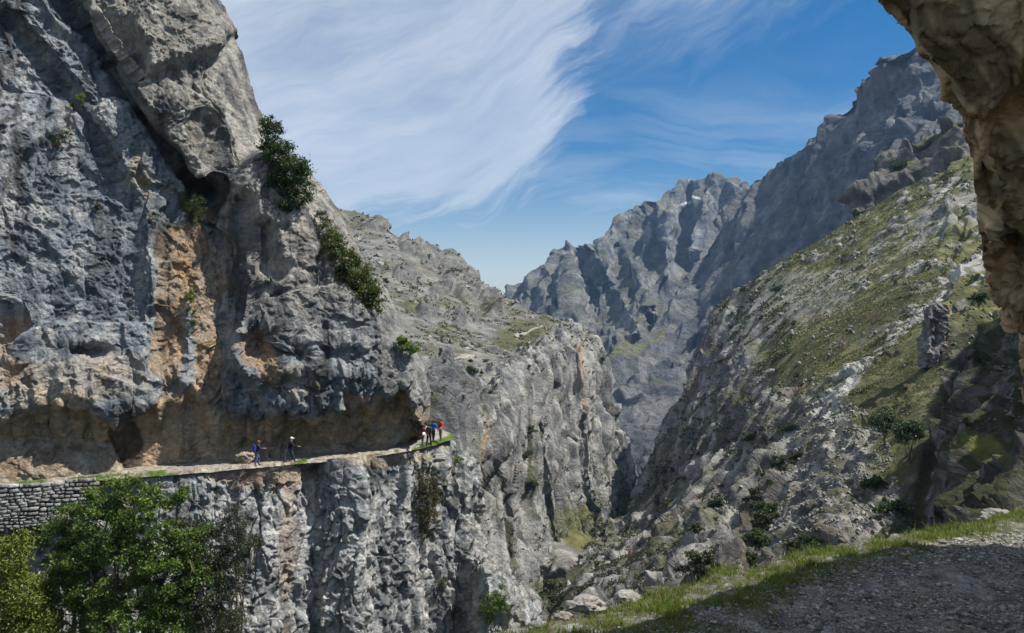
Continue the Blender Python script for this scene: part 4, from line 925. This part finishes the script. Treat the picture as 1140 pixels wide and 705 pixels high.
# shrubs and trees on the slopes of the gorge: three kinds of plant, each copied
def proto(name, cat, blobs, n, size, cols, seed, leafname='foliage', stemname='stem', **kw):
    return plant(name, cat, None, (0, 0, 0), blobs, n, size, cols, seed, .05, leafname=leafname, stemname=stemname, **kw)
KIND = {
    'shrub': proto('slope_shrub', 'shrub', [(0, 0, .4, .6, .6, .4), (.7, .3, .35, .42, .4, .3), (-.75, -.2, .25, .4, .45, .25), (.15, -.4, .8, .3, .3, .3), (-.3, .5, .6, .35, .3, .35), (1.1, -.1, .15, .25, .25, .18), (-.2, -.8, .2, .35, .3, .2), (-.5, .1, .95, .2, .2, .25)], 3000, .085, DARKG, 31, clump=.3),
    'olive': proto('olive_shrub', 'shrub', [(0, 0, .5, .5, .5, .5), (.6, .3, .3, .4, .4, .3), (-.4, -.3, 1.0, .28, .3, .4), (-.9, .2, .2, .3, .35, .2), (.3, -.6, .3, .35, .3, .25), (.35, .1, .95, .22, .22, .3)], 2400, .085, OLIVE, 32, clump=.3),
    'tree': proto('spreading_tree', 'tree', [(0, 0, 1.75, .75, .75, .4), (.6, .1, 1.6, .5, .5, .3), (-.6, 0, 1.6, .5, .5, .3), (.1, -.2, 2.1, .5, .5, .3), (-.2, .3, 1.9, .5, .5, .3)], 5000, .07, [(.03, .05, .025), (.06, .09, .045), (.10, .135, .065)], 33, leafname='crown', stemname='trunk'),
}
def bare_proto():
    rs = np.random.RandomState(8); e = empty('leafless_shrub', (0, 0, 0)); ps = []
    for k in range(9):
        u = rs.normal(size=3) * .5; u[2] = 1; u /= np.linalg.norm(u); a = u * rs.uniform(.8, 1.3); ps.append(limb(rs, (0, 0, 0), a, .035, .012))
        for j in range(9):
            v = rs.normal(size=3) * .6 + u; v /= np.linalg.norm(v); s0 = a * rs.uniform(.3, 1); ps.append(limb(rs, s0, s0 + v * .6, .014, .006, 4))
    V, Fq = tubes(ps, 4); mesh_np('twigs', V, Fq, M_twig, e); e['category'] = 'shrub'; return e
KIND['bare'] = bare_proto()
USED = set()
def grow(kind, key, px, py, size_px, label, group=None, sink=.1):
    P, N = pick(key, px, py); s = size_px / F * P[1] / (2.0 if kind != 'tree' else 2.1)
    src = KIND[kind]; o = src if kind not in USED else copy_tree(src); USED.add(kind)
    o.location = (float(P[0]), float(P[1]), float(P[2]) - sink * s); o.scale = (s, s, s * random.uniform(.85, 1.15)); o.rotation_euler = (0, 0, random.uniform(0, 6.28))
    o["label"] = label; o["category"] = 'tree' if kind == 'tree' else 'shrub'
    if group: o["group"] = group
    return o
LONE = [
    ('tree', 'D', 983, 497, 38, 'upper left of the two dark spreading trees beside the shadowed gully'),
    ('tree', 'D', 1012, 512, 40, 'lower right of the two spreading trees, paler crown, beside the shadowed gully'),
    ('shrub', 'D', 972, 540, 26, 'round bush below the two spreading trees at the left'),
    ('shrub', 'D', 992, 566, 32, 'dark bush in the gully bottom just above the grass verge'),
    ('shrub', 'D', 1000, 470, 14, 'small bush above the right one of the two spreading trees'),
    ('shrub', 'D', 906, 606, 34, 'dense dark bush at the foot of the pale rock rib, above the verge'),
    ('olive', 'D', 884, 612, 28, 'olive bush left of the dense dark bush above the verge'),
    ('olive', 'D', 872, 636, 26, 'dull bush half hidden behind the verge under the pale rib'),
    ('olive', 'D', 783, 636, 44, 'broad dark bush behind the grass verge, beside the pale boulder slab'),
    ('olive', 'D', 846, 585, 26, 'olive bush between the two large bushes of the dark bushy cleft'),
    ('olive', 'D', 838, 555, 22, 'olive bush on the left wall of the dark bushy cleft'),
    ('shrub', 'D', 862, 532, 24, 'dark bush just under the topmost olive bush of the bushy cleft'),
    ('shrub', 'D', 850, 570, 34, 'large bush at the head of the dark bushy cleft'),
    ('shrub', 'D', 842, 600, 30, 'large bush in the lower half of the dark bushy cleft'),
    ('olive', 'D', 858, 545, 24, 'olive bush high in the bushy cleft left of the pale rib'),
    ('olive', 'D', 866, 518, 22, 'bush where the pale rib meets the bushy cleft'),
    ('shrub', 'D', 838, 625, 22, 'lowest bush of the dark bushy cleft'),
    ('olive', 'D', 882, 512, 20, 'bush on the left shoulder of the pale rock rib'),
    ('shrub', 'D', 878, 478, 18, 'bush above the pale rib on the green band'),
    ('shrub', 'D', 864, 322, 16, 'lone round dark bush near the crest of the far shoulder'),
    ('olive', 'D', 826, 322, 10, 'low bush right on the skyline crest of the slope'),
    ('bare', 'D', 972, 358, 22, 'leafless reddish shrub on the rocky slope beside the scree run'),
    ('bare', 'D', 905, 360, 24, 'leafless shrub on the slope left of the reddish one'),
    ('bare', 'D', 938, 388, 26, 'leafless shrub at the upper edge of the scree run'),
    ('bare', 'D', 884, 440, 22, 'leafless shrub at the lower left end of the scree run'),
    ('shrub', 'D', 1048, 348, 13, 'small bush on top of the standing rock pillar'),
    ('shrub', 'D', 1092, 400, 24, 'grey green bush in the shade right of the standing rock pillar'),
    ('shrub', 'D', 1090, 330, 18, 'dark bush below the small cave ledge under the overhanging rock'),
    ('olive', 'D', 1075, 470, 18, 'bush on the shaded wall above the mossy knoll'),
    ('shrub', 'G', 998, 188, 18, 'dark tree growing on the crag above the green slope'),
    ('olive', 'G', 985, 235, 10, 'dark bush low on the crag, touching the green slope'),
    ('shrub', 'D', 830, 490, 16, 'bush on the crag face left of the green band'),
    ('shrub', 'D', 800, 560, 18, 'bush on the dark crags above the broad dark bush'),
    ('olive', 'D', 775, 590, 16, 'bush on the dark crags upper left of the broad dark bush'),
    ('shrub', 'D', 740, 560, 14, 'small bush on the outer crags above the gorge bottom'),
    ('shrub', 'H', 541, 400, 8, 'round dark bush on the brink of the tall grey cliff'),
    ('shrub', 'H', 523, 412, 13, 'dark bush on the rock shoulder left of the tall grey cliff'),
    ('shrub', 'H', 592, 480, 14, 'upper dark bush in the vertical cleft of the tall grey cliff'),
    ('shrub', 'H', 588, 505, 14, 'lower dark bush in the vertical cleft of the tall grey cliff'),
    ('shrub', 'H', 592, 540, 16, 'bush at the foot of the vertical cleft of the tall grey cliff'),
    ('olive', 'H', 430, 312, 10, 'dull bush on the scree left of the crags below the skyline'),
    ('olive', 'I', 612, 655, 22, 'olive bush in the bottom of the gorge left of the rocky knoll'),
    ('shrub', 'I', 600, 668, 24, 'dark bush in the bottom of the gorge behind the wedge slab'),
    ('shrub', 'I', 628, 668, 18, 'dark green bush in the gorge bottom right below the knoll'),
    ('bare', 'D', 700, 618, 24, 'leafless brown tree on the slope right of the gorge meadow'),
    ('bare', 'I', 642, 640, 22, 'leafless brown tree on the rocky knoll in the gorge bottom'),
]
for k, key, px, py, sz, lab in LONE: grow(k, key, px, py, sz, lab, 'shrubs and trees on the gorge slopes')
rs = np.random.RandomState(12)
LANDMARKS = {
    'D': [(1046, 375, 'the standing rock pillar'), (983, 480, 'the upper spreading tree'), (1012, 497, 'the lower spreading tree'), (864, 318, 'the lone round bush near the crest'), (972, 350, 'the reddish leafless shrub'), (905, 352, 'the left leafless shrub'), (938, 380, 'the leafless shrub above the scree run'), (884, 432, 'the leafless shrub at the scree foot'), (783, 628, 'the broad bush behind the verge'), (830, 484, 'the bush left of the green band'), (800, 553, 'the bush on the dark crags'), (740, 556, 'the bush on the outer crags'), (700, 610, 'the leafless tree by the gorge meadow'), (842, 592, 'the bushy cleft'), (878, 470, 'the bush on the green band'), (785, 372, 'the upper corner of the crags'), (660, 660, 'the lowest rocks of the right bank')],
    'H': [(648, 420, 'the orange streak on the tall cliff'), (592, 475, 'the upper bush of the vertical cleft'), (592, 540, 'the foot of the vertical cleft'), (541, 397, 'the round bush on the cliff brink'), (523, 407, 'the bush on the rock shoulder'), (503, 488, 'the bend of the path'), (640, 580, 'the gorge meadow'), (690, 520, 'the right edge of the cliff'), (545, 600, 'the pale wedge buttress'), (588, 371, 'the white trace of the high path'), (430, 308, 'the dull bush on the scree'), (500, 300, 'the largest crag on the skyline'), (412, 335, 'the long bush on the cliff edge'), (620, 357, 'the top of the tall cliff')],
}
TAKEN = set()
def whereabouts(key, px, py):
    """a place for a small plant: side and distance from the nearest landmark still free on that side"""
    for x, y, nm in sorted(LANDMARKS[key], key=lambda l: (l[0] - px) ** 2 + (l[1] - py) ** 2)[:3]:
        dx, dy = px - x, py - y; r = math.hypot(dx, dy)
        if r < 9 or r > 75: continue
        side = ('right of' if dx > 0 else 'left of') if abs(dx) > abs(dy) else ('below' if dy > 0 else 'above')
        how = 'just' if r < 32 else 'well'
        if (nm, side, how) not in TAKEN: TAKEN.add((nm, side, how)); return '%s %s %s' % (how, side, nm)
    return None
def scatter(key, n, box, group, label, test, smin, smax):
    a, b, P, N = SURF[key]; idx = rs.permutation(len(a))[:60000]; c = 0
    for i in idx:
        if c >= n: break
        if box[0] < a[i] < box[2] and box[1] < b[i] < box[3] and test(a[i], b[i], P[i], N[i]):
            j = pick(key, a[i], b[i])
            if abs(j[0][1] - P[i][1]) > 6: continue
            wh = whereabouts(key, a[i], b[i])
            if wh: grow('shrub' if rs.rand() < .5 else 'olive', key, a[i], b[i], rs.uniform(smin, smax), label + ' ' + wh, group); c += 1
scatter('D', 26, (640, 330, 905, 690), 'small shrubs dotted over the shaded crags', 'small shrub on the crags', lambda a, b, P, N: N[2] > .35, 4, 10)
scatter('D', 9, (840, 200, 1075, 480), 'small shrubs dotted over the grassy slope', 'low shrub on the grassy slope', lambda a, b, P, N: N[2] > .45, 2.5, 6)
scatter('H', 24, (470, 370, 700, 640), 'small shrubs on the tall grey cliff', 'small shrub on the grey cliff', lambda a, b, P, N: N[2] > .25, 3, 7)
scatter('H', 6, (370, 250, 610, 390), 'small shrubs on the scree slope', 'tiny shrub on the scree', lambda a, b, P, N: N[2] > .4, 2, 4)

# ground cover and fallen stone on the slopes
def cover(name, key, n, label, test, size, cols, seed):
    a, b, P, N = SURF[key]; r = np.random.RandomState(seed); ok = np.where(test(a, b, P, N, fbm(P / 9 + 3, 4, .6)))[0]
    i = r.choice(ok, min(n, len(ok)), replace=False); per = 9; C = np.repeat(P[i], per, 0); s = size * C[:, 1:2] / 150 * r.uniform(.5, 1.5, (len(C), 1))
    C = C + r.normal(size=C.shape) * s * 1.3 * np.array([1, 1, .35]); m = len(C); nr = r.normal(size=(m, 3)); nr /= np.linalg.norm(nr, axis=1, keepdims=True)
    t = np.cross(nr, r.normal(size=(m, 3))); t /= np.linalg.norm(t, axis=1, keepdims=True); q = np.cross(nr, t)
    V = np.stack([C - t * s, C + q * s * .6, C + t * s, C - q * s * .6], 1).reshape(-1, 3); k = r.rand(m, 1); c = np.array(cols[0]) * (1 - k) + np.array(cols[2]) * k
    tag(mesh_np(name, V, np.arange(m * 4).reshape(-1, 4), M_leaf, col=np.repeat(c, 4, 0), smooth=False), label, 'undergrowth', kind='stuff')
cover('undergrowth', 'D', 16000, 'low heather and scrub covering ledges of the right hand slope', lambda a, b, P, N, n: (N[:, 2] > .5) & (n > .12) & (b < 700) & ((a < 880) | (n > .45)), .20, OLIVE, 1)
cover('grass_tussocks', 'D', 12000, 'tussocky grass on the sunny slope and meadow at the right', lambda a, b, P, N, n: (N[:, 2] > .5) & (a > 850) & (a < 1060) & (b < 500) & (n > -.2), .13, [(.08, .085, .035), 0, (.20, .19, .08)], 5)
cover('ground_cover', 'H', 4500, 'low scrub on the ledges and scree of the middle mountain', lambda a, b, P, N, n: (N[:, 2] > .42) & (n > .02) & (b < 700), .22, OLIVE, 2)
OCTV = np.array([(1, 0, 0), (-1, 0, 0), (0, 1, 0), (0, -1, 0), (0, 0, 1), (0, 0, -1), (.6, .6, .6), (-.6, -.6, .6), (.6, -.6, -.5), (-.6, .6, .55)], float)
def hull_faces():
    import bmesh
    bm = bmesh.new(); vs_ = [bm.verts.new(v) for v in OCTV]; bmesh.ops.convex_hull(bm, input=vs_); bm.verts.index_update(); bm.faces.ensure_lookup_table()
    f = [[v.index for v in fc.verts] for fc in bm.faces]; bm.free(); return np.array([x for x in f if len(x) == 3])
HF = hull_faces()
def rubble(key, n, label, test, smin, smax, seed, name='rubble'):
    a, b, P, N = SURF[key]; r = np.random.RandomState(seed); ok = np.where(test(a, b, P, N))[0]; i = r.choice(ok, min(n, len(ok)), replace=False); m = len(i)
    s = (smin * (smax / smin) ** (r.rand(m) ** 2.2))[:, None, None]; s = s * (P[i][:, 1] / 220)[:, None, None]; V = OCTV[None] * r.uniform(.55, 1.25, (m, len(OCTV), 1)) * r.uniform(.6, 1.2, (m, 1, 3)) * s + P[i][:, None]
    c = np.clip(r.normal(.31, .08, (m, 1)), .14, .5) * np.array([[1, .99, .95]])
    tag(mesh_np(name, V.reshape(-1, 3), (HF[None] + (np.arange(m) * len(OCTV))[:, None, None]).reshape(-1, 3), M_mid, col=np.repeat(c, len(OCTV), 0), smooth=False), label, 'rubble', kind='stuff')
rubble('D', 4500, 'pale broken limestone scattered over the grassy slope', lambda a, b, P, N: (a > 780) & (N[:, 2] > .3) & (fbm(P / 14 + 6, 4, .6) > .1) & (b > 190) & ~(((a - 990) / 60) ** 2 + ((b - 430) / 58) ** 2 < 1), .18, 1.3, 3)
rubble('D', 6000, 'small broken blocks covering the pale rock rib above the verge', lambda a, b, P, N: (((a - 925) / 75) ** 2 + ((b - 545) / 100) ** 2 < 1) & (fbm(P / 3, 3) > -.2) & (b < 680), .25, .9, 8)
rubble('H', 500, 'fallen stones on the grey scree of the middle mountain', lambda a, b, P, N: (N[:, 2] > .5) & (b < 400) & (fbm(P / 25 + 6, 4, .6) > .0), .3, 1.3, 4, 'scree')
# ------------------------------------------------------------------ boulders
def boulder(label, c, rx, ry, rz, seed, mat, tone=(.42, .41, .38), name='boulder', flat=1.0):
    import bmesh
    bm = bmesh.new(); bmesh.ops.create_icosphere(bm, subdivisions=5, radius=1); V = np.array([v.co for v in bm.verts]); Fq = np.array([[v.index for v in f.verts] for f in bm.faces]); bm.free()
    D = V * np.array([1, 1, 1]); f1, _ = facet(D / 1.1 + seed * 3.3); f2, _ = facet(D / .45 + seed); n = fbm(D / .2 + seed, 4, .6)
    V = V * (1 + .30 * f1 + .12 * f2 + .03 * n)[:, None] * np.array([rx, ry, rz])
    n2 = fbm(D / .5 + seed, 4); col = np.array(tone)[None] * (1 + .35 * n2[:, None] + .2 * n[:, None])
    o = mesh_np(name, V, Fq, mat, col=np.clip(col, .05, .7)); o.location = tuple(float(v) for v in c); return tag(o, label, 'boulder')
def on_path(px, py): d = F * 9.93 / (py - CY); return np.array([(px - CX) / F * d, d, -9.93])
p = on_path(272, 516); boulder('pale boulder standing on the path edge left of the hiker with the blue backpack', p + [0, .2, .3], .55, .5, .5, 1, M_near, (.5, .42, .33))
for lab, px, py, r, sd, tone in [
    ('pale grey rock at the left tip of the grass verge', 604, 697, .10, 2, (.42, .41, .38)),
    ('cracked pale rock on the brink just right of the left tip of the verge', 655, 672, .16, 3, (.47, .45, .41)),
    ('low whitish rock on the brink, rightmost of those along the left end of the verge', 700, 664, .12, 4, (.5, .48, .44)),
    ('small rounded rock at the brink between the left tip and the cracked rock', 628, 686, .09, 5, (.42, .39, .34)),
    ('grey rock at the bottom edge of the picture left of the verge tip', 575, 706, .12, 6, (.4, .39, .37)),
    ('pale angular rock behind the verge at the far right, under the mossy knoll', 1112, 575, .22, 7, (.45, .43, .4))]:
    d = F * 2.2 / (py - CY); c = upx(px, py, d); tone = tuple(.72 * v for v in tone); r *= .55; boulder(lab, c + np.array([0, .06, -.035]), r * 1.5, r, r * .7, sd, M_gravel, tone)
# ------------------------------------------------------------------ standing pillar of rock on the meadow
def pillar():
    base, _ = pick('D', 1040, 402); d = float(base[1]); H = 68 / F * d; W = 24 / F * d
    u, v = np.meshgrid(np.linspace(0, 2 * np.pi, 160), np.linspace(0, 1, 150)); c_, s_ = np.cos(u), np.sin(u)
    sq = (np.abs(c_) ** 5 + np.abs(s_) ** 5) ** (-1 / 5); R = W / 2 * sq * (1.1 - .35 * v) * np.minimum(1, ((1 - v) / .12 + .02)) ** .4
    X = c_ * R + (v - .4) * W * .45; Y = s_ * R * .9 + v * W * .35; Z = v * H * 1.06 - H * .06; P = np.stack([X, Y, Z], -1).reshape(-1, 3)
    f1, _ = facet(aniso(P, (.2, .1, 1), 2.4) / 1.6); f2, _ = facet(P / .7); N = np.stack([c_, s_, 0 * u], -1).reshape(-1, 3)
    P1 = P + N * (.45 * f1 + .18 * f2 + .1 * fbm(P / .4, 4, .6))[:, None]; c = grey(P, 1.2, 3, (.16, .165, .17), (.27, .275, .28), (.38, .38, .37))
    c = blend(c, (.42, .30, .18), sst(N[:, 0], .5, .9) * sst(fbm(P / 2, 3), -.3, .2) * .8)  # sunward right side painted beige, as if lit
    o = mesh_np('rock_pillar', P1, grid_faces(150, 160), M_mid, col=c); o.location = (float(base[0]), d, float(base[2])); tag(o, 'tall grey standing rock pillar rising from the mossy meadow on the right slope', 'rock')
pillar()
# ------------------------------------------------------------------ dry-stone retaining wall below the path
def stone_wall():
    rs = np.random.RandomState(6); t = np.linspace(0.35, 2.05, 400); x, y = edge_xy(t); s = np.concatenate([[0], np.cumsum(np.hypot(np.diff(x), np.diff(y)))]); Ltot = s[-1]
    g = np.linspace(-1, 1, 6); U, W = np.meshgrid(g, g); VV, FF, CC, o = [], [], [], 0
    z = -10.0; row = 0
    while z > -12.5:
        h = rs.uniform(.10, .27); p = -rs.uniform(0, .4)
        while p < Ltot:
            w = rs.uniform(.14, .7) * (h / .22) ** .4; cxp = p + w / 2; ang = np.clip(cxp, 0, Ltot); bx, by = np.interp(ang, s, x), np.interp(ang, s, y)
            x2, y2 = np.interp(min(ang + .2, Ltot), s, x), np.interp(min(ang + .2, Ltot), s, y); x1, y1 = np.interp(max(ang - .2, 0), s, x), np.interp(max(ang - .2, 0), s, y)
            dx, dy = x2 - x1, y2 - y1; L = math.hypot(dx, dy) + 1e-9; dx /= L; dy /= L; nx, ny = dy, -dx
            out = .42 + rs.uniform(-.04, .06) + (-10 - z) * .10; e = np.maximum(np.abs(U), np.abs(W)); bulge = (1 - e ** 6) * .07
            u = U * (w / 2 - .004) * (1 - .05 * np.abs(W) ** 3) + rs.uniform(-.02, .02, U.shape); v = W * (h / 2 - .002) * (1 - .06 * np.abs(U) ** 3) + rs.uniform(-.012, .012, U.shape)
            off = out - .075 * (e > .99) + bulge + rs.uniform(-.012, .012, U.shape)
            VV.append(np.stack([bx + dx * u + nx * off, by + dy * u + ny * off, z - h / 2 + v + .06 * math.sin(p * 1.3 + row * .7) + .03 * math.sin(p * 3.1 + row)], -1).reshape(-1, 3)); FF.append(grid_faces(6, 6) + o); o += 36
            c = np.clip(rs.normal(.38, .09), .18, .6); CC.append(np.tile(np.array([c, c * rs.uniform(.97, 1.01), c * rs.uniform(.9, 1.02)]), (36, 1)))
            p += w
        z -= h; row += 1
    return tag(mesh_np('stone_wall', np.concatenate(VV), np.concatenate(FF), M_near, col=np.concatenate(CC)), 'low grey stone retaining wall holding up the path at the far left', 'wall')
stone_wall()
# ------------------------------------------------------------------ hikers
def skin(name, verts, edges, radii, mat, parent=None, root=0, sub=2):
    me = bpy.data.meshes.new(name); me.from_pydata([tuple(v) for v in verts], edges, []); me.materials.append(mat)
    o = bpy.data.objects.new(name, me); COL.objects.link(o)
    if parent: o.parent = parent
    m = o.modifiers.new('skin', 'SKIN'); m.use_smooth_shade = True
    if not me.skin_vertices: me.skin_vertices.new()
    for i, r in enumerate(radii):
        k = me.skin_vertices[0].data[i]; k.radius = r if isinstance(r, tuple) else (r, r); k.use_root = (i == root)
    s = o.modifiers.new('sub', 'SUBSURF'); s.levels = sub; s.render_levels = sub
    return o
def rotx(v, a): c, s = math.cos(a), math.sin(a); return np.array([v[0], v[1] * c + v[2] * s, -v[1] * s + v[2] * c])   # + swings a hanging limb forward
def person(label, group, loc, rz, h, pose, cols, pack=None, head='hair', bag=None):
    tl, kl, tr, kr, al, el, ar, er, lean = [rad(v) for v in pose]
    J = {}; J['pelvis'] = np.array([0, 0, .93])
    def up(v): return J['pelvis'] + rotx(np.array(v), lean)      # spine leans forward
    J['waist'] = up((0, .0, .14)); J['chest'] = up((0, .01, .36)); J['neck'] = up((0, .0, .53)); J['jaw'] = up((0, .02, .62)); J['crown'] = up((0, .02, .76))
    lower = lambda a, L: np.array([0, math.sin(a) * L, -math.cos(a) * L])
    for s, t, k, a, e in ((-1, tl, kl, al, el), (1, tr, kr, ar, er)):
        n = 'L' if s < 0 else 'R'
        J['hip' + n] = J['pelvis'] + [s * .09, 0, -.03]; J['knee' + n] = J['hip' + n] + lower(t, .43); J['ank' + n] = J['knee' + n] + lower(t - k, .41); J['toe' + n] = J['ank' + n] + [s * .02, .17 * math.cos(t - k) , .17 * math.sin(t - k) * .6 - .045]
        J['sh' + n] = up((s * .18, 0, .47)); J['elb' + n] = J['sh' + n] + lower(a, .28) + [s * .05, 0, 0]; J['wr' + n] = J['elb' + n] + lower(a + e, .25); 
        hd = (J['wr' + n] - J['elb' + n]); hd /= np.linalg.norm(hd); sd = np.array([1.0, 0, 0]); J['palm' + n] = J['wr' + n] + hd * .08
        for q, (o_, L) in enumerate(((-.03, .065), (-.01, .08), (.01, .075), (.03, .06))): J['f%d' % q + n] = J['palm' + n] + sd * o_ + hd * L + np.array([0, .01, -.01])
        J['th' + n] = J['wr' + n] + hd * .05 + np.array([-s * .045, .03, 0])
    zmin = min(J['toeL'][2], J['toeR'][2], J['ankL'][2] - .06, J['ankR'][2] - .06) - .03; k = h / 1.72
    for n in J: J[n] = (J[n] - [0, 0, zmin]) * k
    e = empty('person', tuple(float(v) for v in loc), rz)
    def build(name, names, links, rad_, mat, root=0):
        ix = {n: i for i, n in enumerate(names)}
        return skin(name, [J[n] for n in names], [(ix[a], ix[b]) for a, b in links], [tuple(x * k for x in r) if isinstance(r, tuple) else r * k for r in rad_], mat, e, root)
    nm = ['pelvis', 'waist', 'chest', 'neck', 'jaw', 'crown']; lk = [('pelvis', 'waist'), ('waist', 'chest'), ('chest', 'neck'), ('neck', 'jaw'), ('jaw', 'crown')]; rd = [(.13, .10), (.115, .09), (.14, .10), .05, (.075, .085), (.07, .08)]
    for n in 'LR':
        nm += ['hip' + n, 'knee' + n, 'ank' + n, 'toe' + n, 'sh' + n, 'elb' + n, 'wr' + n, 'palm' + n, 'th' + n] + ['f%d' % q + n for q in range(4)]
        rd += [.085, .052, .038, .032, .05, .038, .026, (.03, .016), .010] + [.009] * 4
        lk += [('pelvis', 'hip' + n), ('hip' + n, 'knee' + n), ('knee' + n, 'ank' + n), ('ank' + n, 'toe' + n), ('chest', 'sh' + n), ('sh' + n, 'elb' + n), ('elb' + n, 'wr' + n), ('wr' + n, 'palm' + n), ('wr' + n, 'th' + n)] + [('palm' + n, 'f%d' % q + n) for q in range(4)]
    body = build('body', nm, lk, rd, MS['skin'])
    build('trousers', ['pelvis', 'hipL', 'kneeL', 'ankL', 'hipR', 'kneeR', 'ankR', 'waist'], [('pelvis', 'hipL'), ('hipL', 'kneeL'), ('kneeL', 'ankL'), ('pelvis', 'hipR'), ('hipR', 'kneeR'), ('kneeR', 'ankR'), ('pelvis', 'waist')], [(.15, .12), .10, .075, .06, .10, .075, .06, (.13, .10)], MS[cols[1]])
    build('jacket', ['waist', 'chest', 'neck', 'shL', 'elbL', 'wrL', 'shR', 'elbR', 'wrR', 'pelvis'], [('waist', 'chest'), ('chest', 'neck'), ('chest', 'shL'), ('shL', 'elbL'), ('elbL', 'wrL'), ('chest', 'shR'), ('shR', 'elbR'), ('elbR', 'wrR'), ('waist', 'pelvis')], [(.15, .12), (.17, .13), .065, .07, .055, .04, .07, .055, .04, (.155, .125)], MS[cols[0]])
    for n in 'LR': build('shoe', ['ank' + n, 'toe' + n], [('ank' + n, 'toe' + n)], [.052, (.05, .04)], MS['shoe'])
    hc = (J['jaw'] + J['crown']) / 2
    import bmesh
    def ell(name, c, r, mat, cut=None, par_=None):
        bm = bmesh.new(); bmesh.ops.create_uvsphere(bm, u_segments=20, v_segments=14, radius=1)
        for v in bm.verts: v.co = Vector((v.co.x * r[0] + c[0], v.co.y * r[1] + c[1], v.co.z * r[2] + c[2]))
        if cut is not None: bmesh.ops.delete(bm, geom=[v for v in bm.verts if cut(v.co)], context='VERTS')
        me = bpy.data.meshes.new(name); bm.to_mesh(me); bm.free(); me.materials.append(MS[mat]); o = bpy.data.objects.new(name, me); COL.objects.link(o); o.parent = par_ or e
        for p_ in me.polygons: p_.use_smooth = True
        return o
    ell('nose', (hc[0], hc[1] + .095 * k, hc[2] - .01), (.012, .018, .02), 'skin', None, body)
    for s in (-1, 1): ell('eye', (hc[0] + s * .03, hc[1] + .082 * k, hc[2] + .015), (.011, .008, .008), 'dark', None, body)
    if head == 'cap':
        cap = ell('cap', (hc[0], hc[1] - .005, hc[2] + .02), (.105, .115, .12), 'white', lambda c: c.z < hc[2] + .03); ell('cap_brim', (hc[0], hc[1] + .12, hc[2] + .04), (.07, .08, .012), 'white', None, cap)
    else:
        ell('hair', (hc[0], hc[1] - .02, hc[2] + .0), (.10, .112, .135), cols[2], lambda c: c.y > hc[1] + .055 and c.z < hc[2] + .07)
        if head == 'long': ell('long_hair', (hc[0], hc[1] - .09, hc[2] - .12), (.075, .05, .14), cols[2])
    if pack:
        bm = bmesh.new(); bmesh.ops.create_cube(bm, size=1); c = (J['chest'] + J['waist']) / 2
        for v in bm.verts: v.co = Vector((v.co.x * (.30 if v.co.z < 0 else .25) + c[0], v.co.y * (.20 if v.co.z < 0 else .13) + c[1] - .22, v.co.z * .46 + c[2] + .04))
        bmesh.ops.bevel(bm, geom=bm.edges[:], offset=.045, segments=3, affect='EDGES')
        me = bpy.data.meshes.new('backpack'); bm.to_mesh(me); bm.free(); me.materials.append(MS[pack]); o = bpy.data.objects.new('backpack', me); COL.objects.link(o); o.parent = e
        V, Fq = tubes([[(s * .09, c[1] - .14, c[2] + .24, .016), (s * .10, c[1] + .04, c[2] + .27, .016), (s * .11, c[1] + .15, c[2] + .12, .016), (s * .12, c[1] + .10, c[2] - .08, .016), (s * .12, c[1] - .12, c[2] - .14, .016)] for s in (-1, 1)])
        mesh_np('strap', V, Fq, MS['dark'], o)
    if bag: ell('shoulder_bag', (J['pelvis'][0] + .20, J['pelvis'][1] - .08, J['pelvis'][2] + .12), (.09, .15, .15), bag)
    return tag(e, label, 'person', group)
MS = {n: plain_mat('cloth_' + n, c, r, .12, 8) for n, c, r in (('skin', (.50, .30, .21), .6), ('blue', (.02, .06, .42), .7), ('jeans', (.10, .15, .24), .85), ('black', (.015, .016, .02), .8), ('navy', (.03, .04, .07), .85), ('dark', (.012, .012, .012), .7), ('white', (.75, .76, .76), .7), ('auburn', (.20, .07, .025), .6), ('brown', (.05, .03, .02), .6),
                                                            ('maroon', (.16, .025, .03), .85), ('charcoal', (.04, .04, .045), .85), ('royal', (.03, .12, .40), .8), ('red', (.50, .07, .05), .8), ('grey', (.22, .22, .22), .85), ('shoe', (.05, .04, .035), .8), ('teal', (.05, .10, .14), .8))}
a_ = 'hikers on the cliff path'
person('hiker with auburn hair, blue backpack and jeans under the rock roof', a_, on_path(287, 519), rad(-62), 1.66, (8, 6, -10, 12, 20, 70, 25, 75, 4), ('navy', 'jeans', 'auburn'), 'blue', 'long')
person('striding hiker in white cap and black clothes with black backpack under the rock roof', a_, on_path(323, 516), rad(-70), 1.80, (27, 10, -24, 22, -18, 25, 38, 45, 7), ('black', 'navy', 'brown'), 'black', 'cap')
person('hiker in maroon jacket with pale shoulder bag, nearest of the distant group of four', a_, on_path(470.5, 499), rad(-40), 1.74, (12, 8, -12, 14, -15, 25, 18, 30, 5), ('maroon', 'teal', 'brown'), None, 'hair', 'white')
person('hiker in dark charcoal clothes walking beside the maroon jacket in the distant group', a_, on_path(477.5, 498), rad(-30), 1.78, (-10, 12, 14, 8, 15, 25, -12, 25, 4), ('charcoal', 'black', 'brown'), 'black', 'hair')
person('hiker in bright blue jacket and black trousers, third of the distant group', a_, on_path(482.5, 493), rad(-25), 1.76, (10, 5, -8, 12, -10, 25, 15, 35, 3), ('royal', 'black', 'brown'), None, 'hair')
person('hiker in red top and grey trousers, farthest right of the distant group at the bend', a_, on_path(490.5, 491), rad(150), 1.74, (6, 5, -6, 8, 12, 60, -8, 20, 2), ('red', 'grey', 'brown'), None, 'hair')
